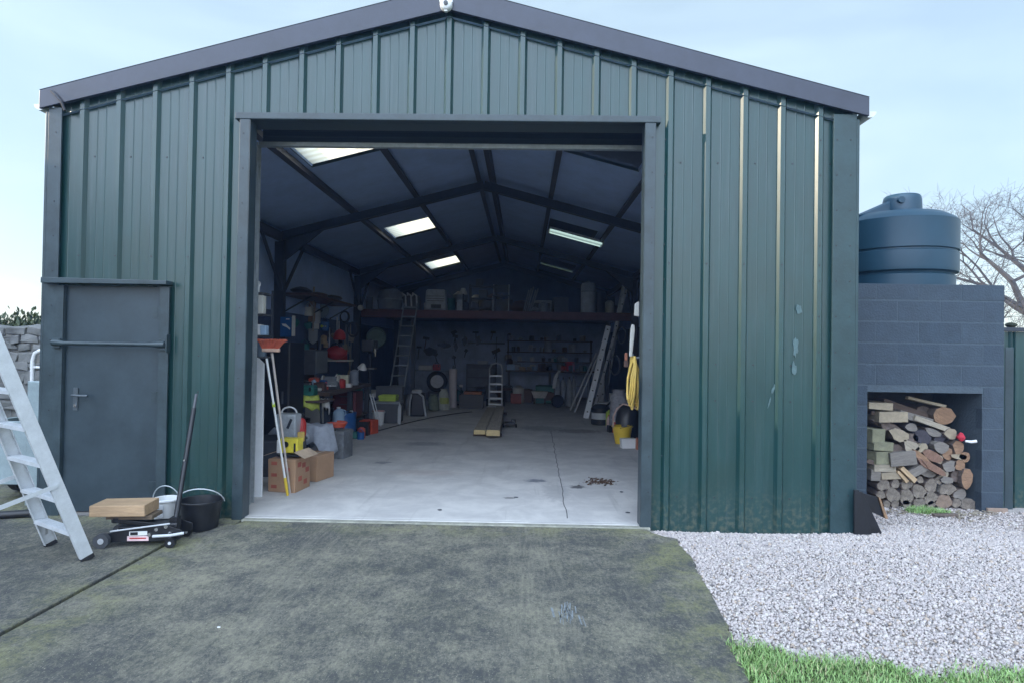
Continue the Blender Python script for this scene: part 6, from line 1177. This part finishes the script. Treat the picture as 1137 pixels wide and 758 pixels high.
for px, py, l in ((573, 552, 'small dark chip lying near the middle of the shed doorway'), (690, 546, 'small dark chip lying near the right jamb'), (697, 569, 'dark pebble at the foot of the right jamb'), (488, 566, 'tiny dark chip by the threshold left of the middle')):
    q = G(px, py); tag(MB().blob((0, 0, .006), (.05, .03, .014), 1, .2, seed=px).build('chip', grey_d, loc=(q.x, q.y, 0)), l, 'chip')
tag(MB().blob((0, 0, .004), (.022, .014, .01), 1, .1, seed=2).build('white_chip', white, loc=(G(243, 694).x, G(243, 694).y, -.012)), 'tiny white chip lying on the concrete drive', 'chip')
# --------- odds and ends that crowd the shelves, loft and walls
cr_ = random.Random(77)
tones = [grey_d, grey, grey_l, wood_d, brown, gb, black, offwhite, wood_g, teal]
def odd(name, label, group, loc, s_, cat='item'):
    k = cr_.randrange(4); mt = cr_.choice(tones); r = s_ * .5; h = s_ * cr_.uniform(.8, 1.8)
    if k == 0: o = MB().lathe([(r * .92, 0), (r, .01), (r, h * .85), (r * .7, h * .92), (r * .4, h), (0, h)], 14).build(name, mt, smooth=True, loc=loc)
    elif k == 1: m = MB(); m.box((0, 0, h * .4), (s_ * 1.3, s_, h * .8), (0, 0, cr_.uniform(-.4, .4)), jit=.008); m.box((0, 0, h * .8 + .006), (s_ * .9, s_ * .7, .012)); o = m.build(name, mt, bevel=.006, loc=loc)
    elif k == 2: o = MB().blob((0, 0, h * .35), (s_ * 1.4, s_, h * .7), 2, .25, seed=cr_.randrange(99)).build(name, mt, smooth=True, loc=loc)
    else: m = MB(); m.lathe([(r, 0), (r * 1.1, h * .6), (r * 1.1, h * .62), (r * .9, h * .62), (r * .85, .02), (0, .02)], 14); m.tube([(-r, 0, h * .6), (0, 0, h), (r, 0, h * .6)], .008, 5); o = m.build(name, mt, smooth=True, loc=loc)
    return tag(o, label, cat, group)
U = cr_.uniform
for k in range(16): odd('bench_item', 'small dull item among the clutter on the dark back bench', 'clutter on the back bench', (at(U(562, 652), 410, 19.35).x, 19.35 + U(-.05, .2), .906), U(.08, .2))
for z in (1.167, 1.467, 1.817):
    for k in range(8): odd('shelf_item', 'small dull item among the tins on the back shelves', 'clutter on the back shelves', (at(U(562, 652), 400, 19.9).x, 19.9, z), U(.07, .15))
for k in range(22): odd('loft_item', 'lumpy dull item among the clutter on the loft', 'clutter on the loft', (at(U(420, 676), 340, 16.9).x, 16.6 + U(0, .7), LZ), U(.16, .42))
for k in range(11): odd('bench_item', 'small item among the clutter along the left workbench', 'clutter on the workbench', (U(-3.9, -3.06), U(9.8, 12.3), .82), U(.07, .17))
for k in range(10): odd('stored_item', 'dull item stored on the lower shelf of the left workbench', 'clutter under the workbench', (U(-3.9, -3.15), U(9.9, 12.2), .272), U(.1, .26))
for k in range(12): odd('floor_item', 'dull item piled on the floor along the left wall before the loft ladder', 'clutter along the left wall', (U(-3.9, -3.2), U(12.7, 15.2), 0), U(.2, .5))
for k in range(12): odd('floor_item', 'dull item piled on the floor along the right wall beyond the vacuum', 'clutter along the right wall', (U(2.0, 2.6), U(12.2, 15.0), 0), U(.18, .5))
for k in range(14): odd('floor_item', 'dull item standing on the floor beneath the loft', 'clutter beneath the loft', (at(U(470, 600), 440, 18.6).x, 18.5 + U(0, .5), 0), U(.18, .42))
for k in range(16):
    y, z = U(12.6, 15.3), U(1.35, 2.35); ln = U(.25, .6); m = MB(); m.tube([(0, 0, 0), (0, .01, -ln)], .016, 6); m.box((0, 0, -ln - .04), (U(.06, .2), .04, U(.06, .2)), (0, U(-.3, .3), 0)); tag(m.build('hanging_tool', cr_.choice([grey_d, grey, alu_d, wood_g, blackm]), loc=(-4.17, y, z), bevel=.004), 'hand tool hanging among others on the left wall near the red helmet', 'tool', 'tools hanging on the left wall')
for k in range(10):
    px, py = U(455, 560), U(368, 398); p = at(px, py, 20.5); ln = U(.2, .45); m = MB(); m.tube([(0, 0, 0), (U(-.1, .1), -.02, -ln)], .018, 6); m.box((0, -.02, 0), (U(.1, .3), .04, U(.06, .16)), (0, U(-.6, .6), 0)); tag(m.build('hanging_tool', cr_.choice([blackm, grey_d, wood_d]), loc=(p.x, 20.62, p.z), bevel=.004), 'dark hand tool hanging among others on the pale back wall', 'tool', 'tools hanging on the back wall')
brt = [grey_l, offwhite, red, blue_l, grey, wood, teal, lime, white, grey_d, orange, blue]
def odd2(*a, **k):
    global tones
    t0, tones = tones, brt
    o = odd(*a, **k); tones = t0; return o
for k in range(16): odd2('wall_item', 'coloured item hanging or shelved on the left wall above the workbench', 'coloured clutter on the left wall', (-4.15, U(10.9, 14.6), U(1.15, 2.15)), U(.08, .2))
for k in range(10): odd2('bench_item', 'coloured item among the tools on the left workbench', 'coloured clutter on the workbench', (U(-3.8, -3.05), U(9.8, 12.3), .82), U(.07, .16))
for k in range(9): q = G(U(362, 412), 0 + U(484, 492)); odd2('floor_item', 'small coloured item on the floor along the foot of the workbench', 'coloured clutter along the workbench', (q.x - .12, q.y + .35, 0), U(.1, .22))
for k in range(10): odd2('floor_item', 'coloured item piled on the floor between the workbench and the loft ladder', 'coloured clutter by the loft ladder', (U(-3.7, -3.0), U(12.7, 14.6), 0), U(.14, .36))
for k in range(9): odd2('floor_item', 'coloured item heaped against the right wall behind the yellow bucket', 'coloured clutter on the right', (U(1.75, 2.3), U(10.9, 13.2), 0), U(.12, .26))
for k in range(14): odd('loft_item', 'tall dull shape standing among the clutter on the loft', 'tall clutter on the loft', (at(U(415, 680), 340, 17.2).x, 17.0 + U(0, .8), LZ), U(.3, .5))
for k in range(14): odd2('bench_item', 'pale or coloured item on the dark back bench', 'coloured clutter on the back bench', (at(U(560, 650), 410, 19.3).x, 19.3 + U(-.05, .2), .906), U(.08, .2))
for k in range(10): odd('floor_item', 'dull machine part standing before the back bench', 'clutter before the back bench', (at(U(562, 640), 440, 18.4).x, 18.2 + U(0, .7), 0), U(.2, .5))
for k, (bx0, tx0, l) in enumerate([((1.86, 15.7), (2.70, 16.75, 3.45), 'long pale pole leaning among the ladders, reaching above the loft'), ((2.06, 16.0), (2.76, 17.1, 3.6), 'second long pale pole leaning behind the ladders')]):
    tag(MB().tube([(0, 0, 0), Vector(tx0) - Vector((*bx0, 0))], .03, 8).build('metal_pole', lad_m, loc=(*bx0, 0), smooth=True), l, 'pole')
# brown leaves blown onto the floor
m = MB(); rr = random.Random(6)
for i in range(150):
    px, py = rr.gauss(665, 8), rr.gauss(534.5, 2.0); q = G(px, py); a = rr.uniform(0, 6); s = rr.uniform(.012, .03)
    m.add([(q.x + math.cos(a) * s, q.y + math.sin(a) * s, .003), (q.x - math.sin(a) * s * .6, q.y + math.cos(a) * s * .6, .012), (q.x - math.cos(a) * s, q.y - math.sin(a) * s, .004), (q.x + math.sin(a) * s * .6, q.y - math.cos(a) * s * .6, .009)], [(0, 1, 2, 3)])
struct(m.build('leaf_litter', M('dead_leaves', (.13, .08, .05), .9, var=.4, scale=20)), 'stuff', 'scatter of dead brown leaves on the shed floor inside the doorway')

# thin blue volume added to imitate a lens veil over the dark interior
hz = MB(); hz.box((2, 10, 3.5), (60, 50, 12)); ho = hz.build('haze', bpy.data.materials.new('lens_veil_air')); struct(ho, 'stuff', 'thin blue volume added to imitate a lens veil')
hm = ho.data.materials[0]; hm.use_nodes = True; N, L = nodes_of(hm); N.remove(N['Principled BSDF']); pv = N.new('ShaderNodeVolumePrincipled'); pv.inputs['Density'].default_value = LENS_VEIL; pv.inputs['Color'].default_value = (.32, .52, 1, 1); pv.inputs['Anisotropy'].default_value = .2
L.new(pv.outputs[0], N['Material Output'].inputs['Volume'])
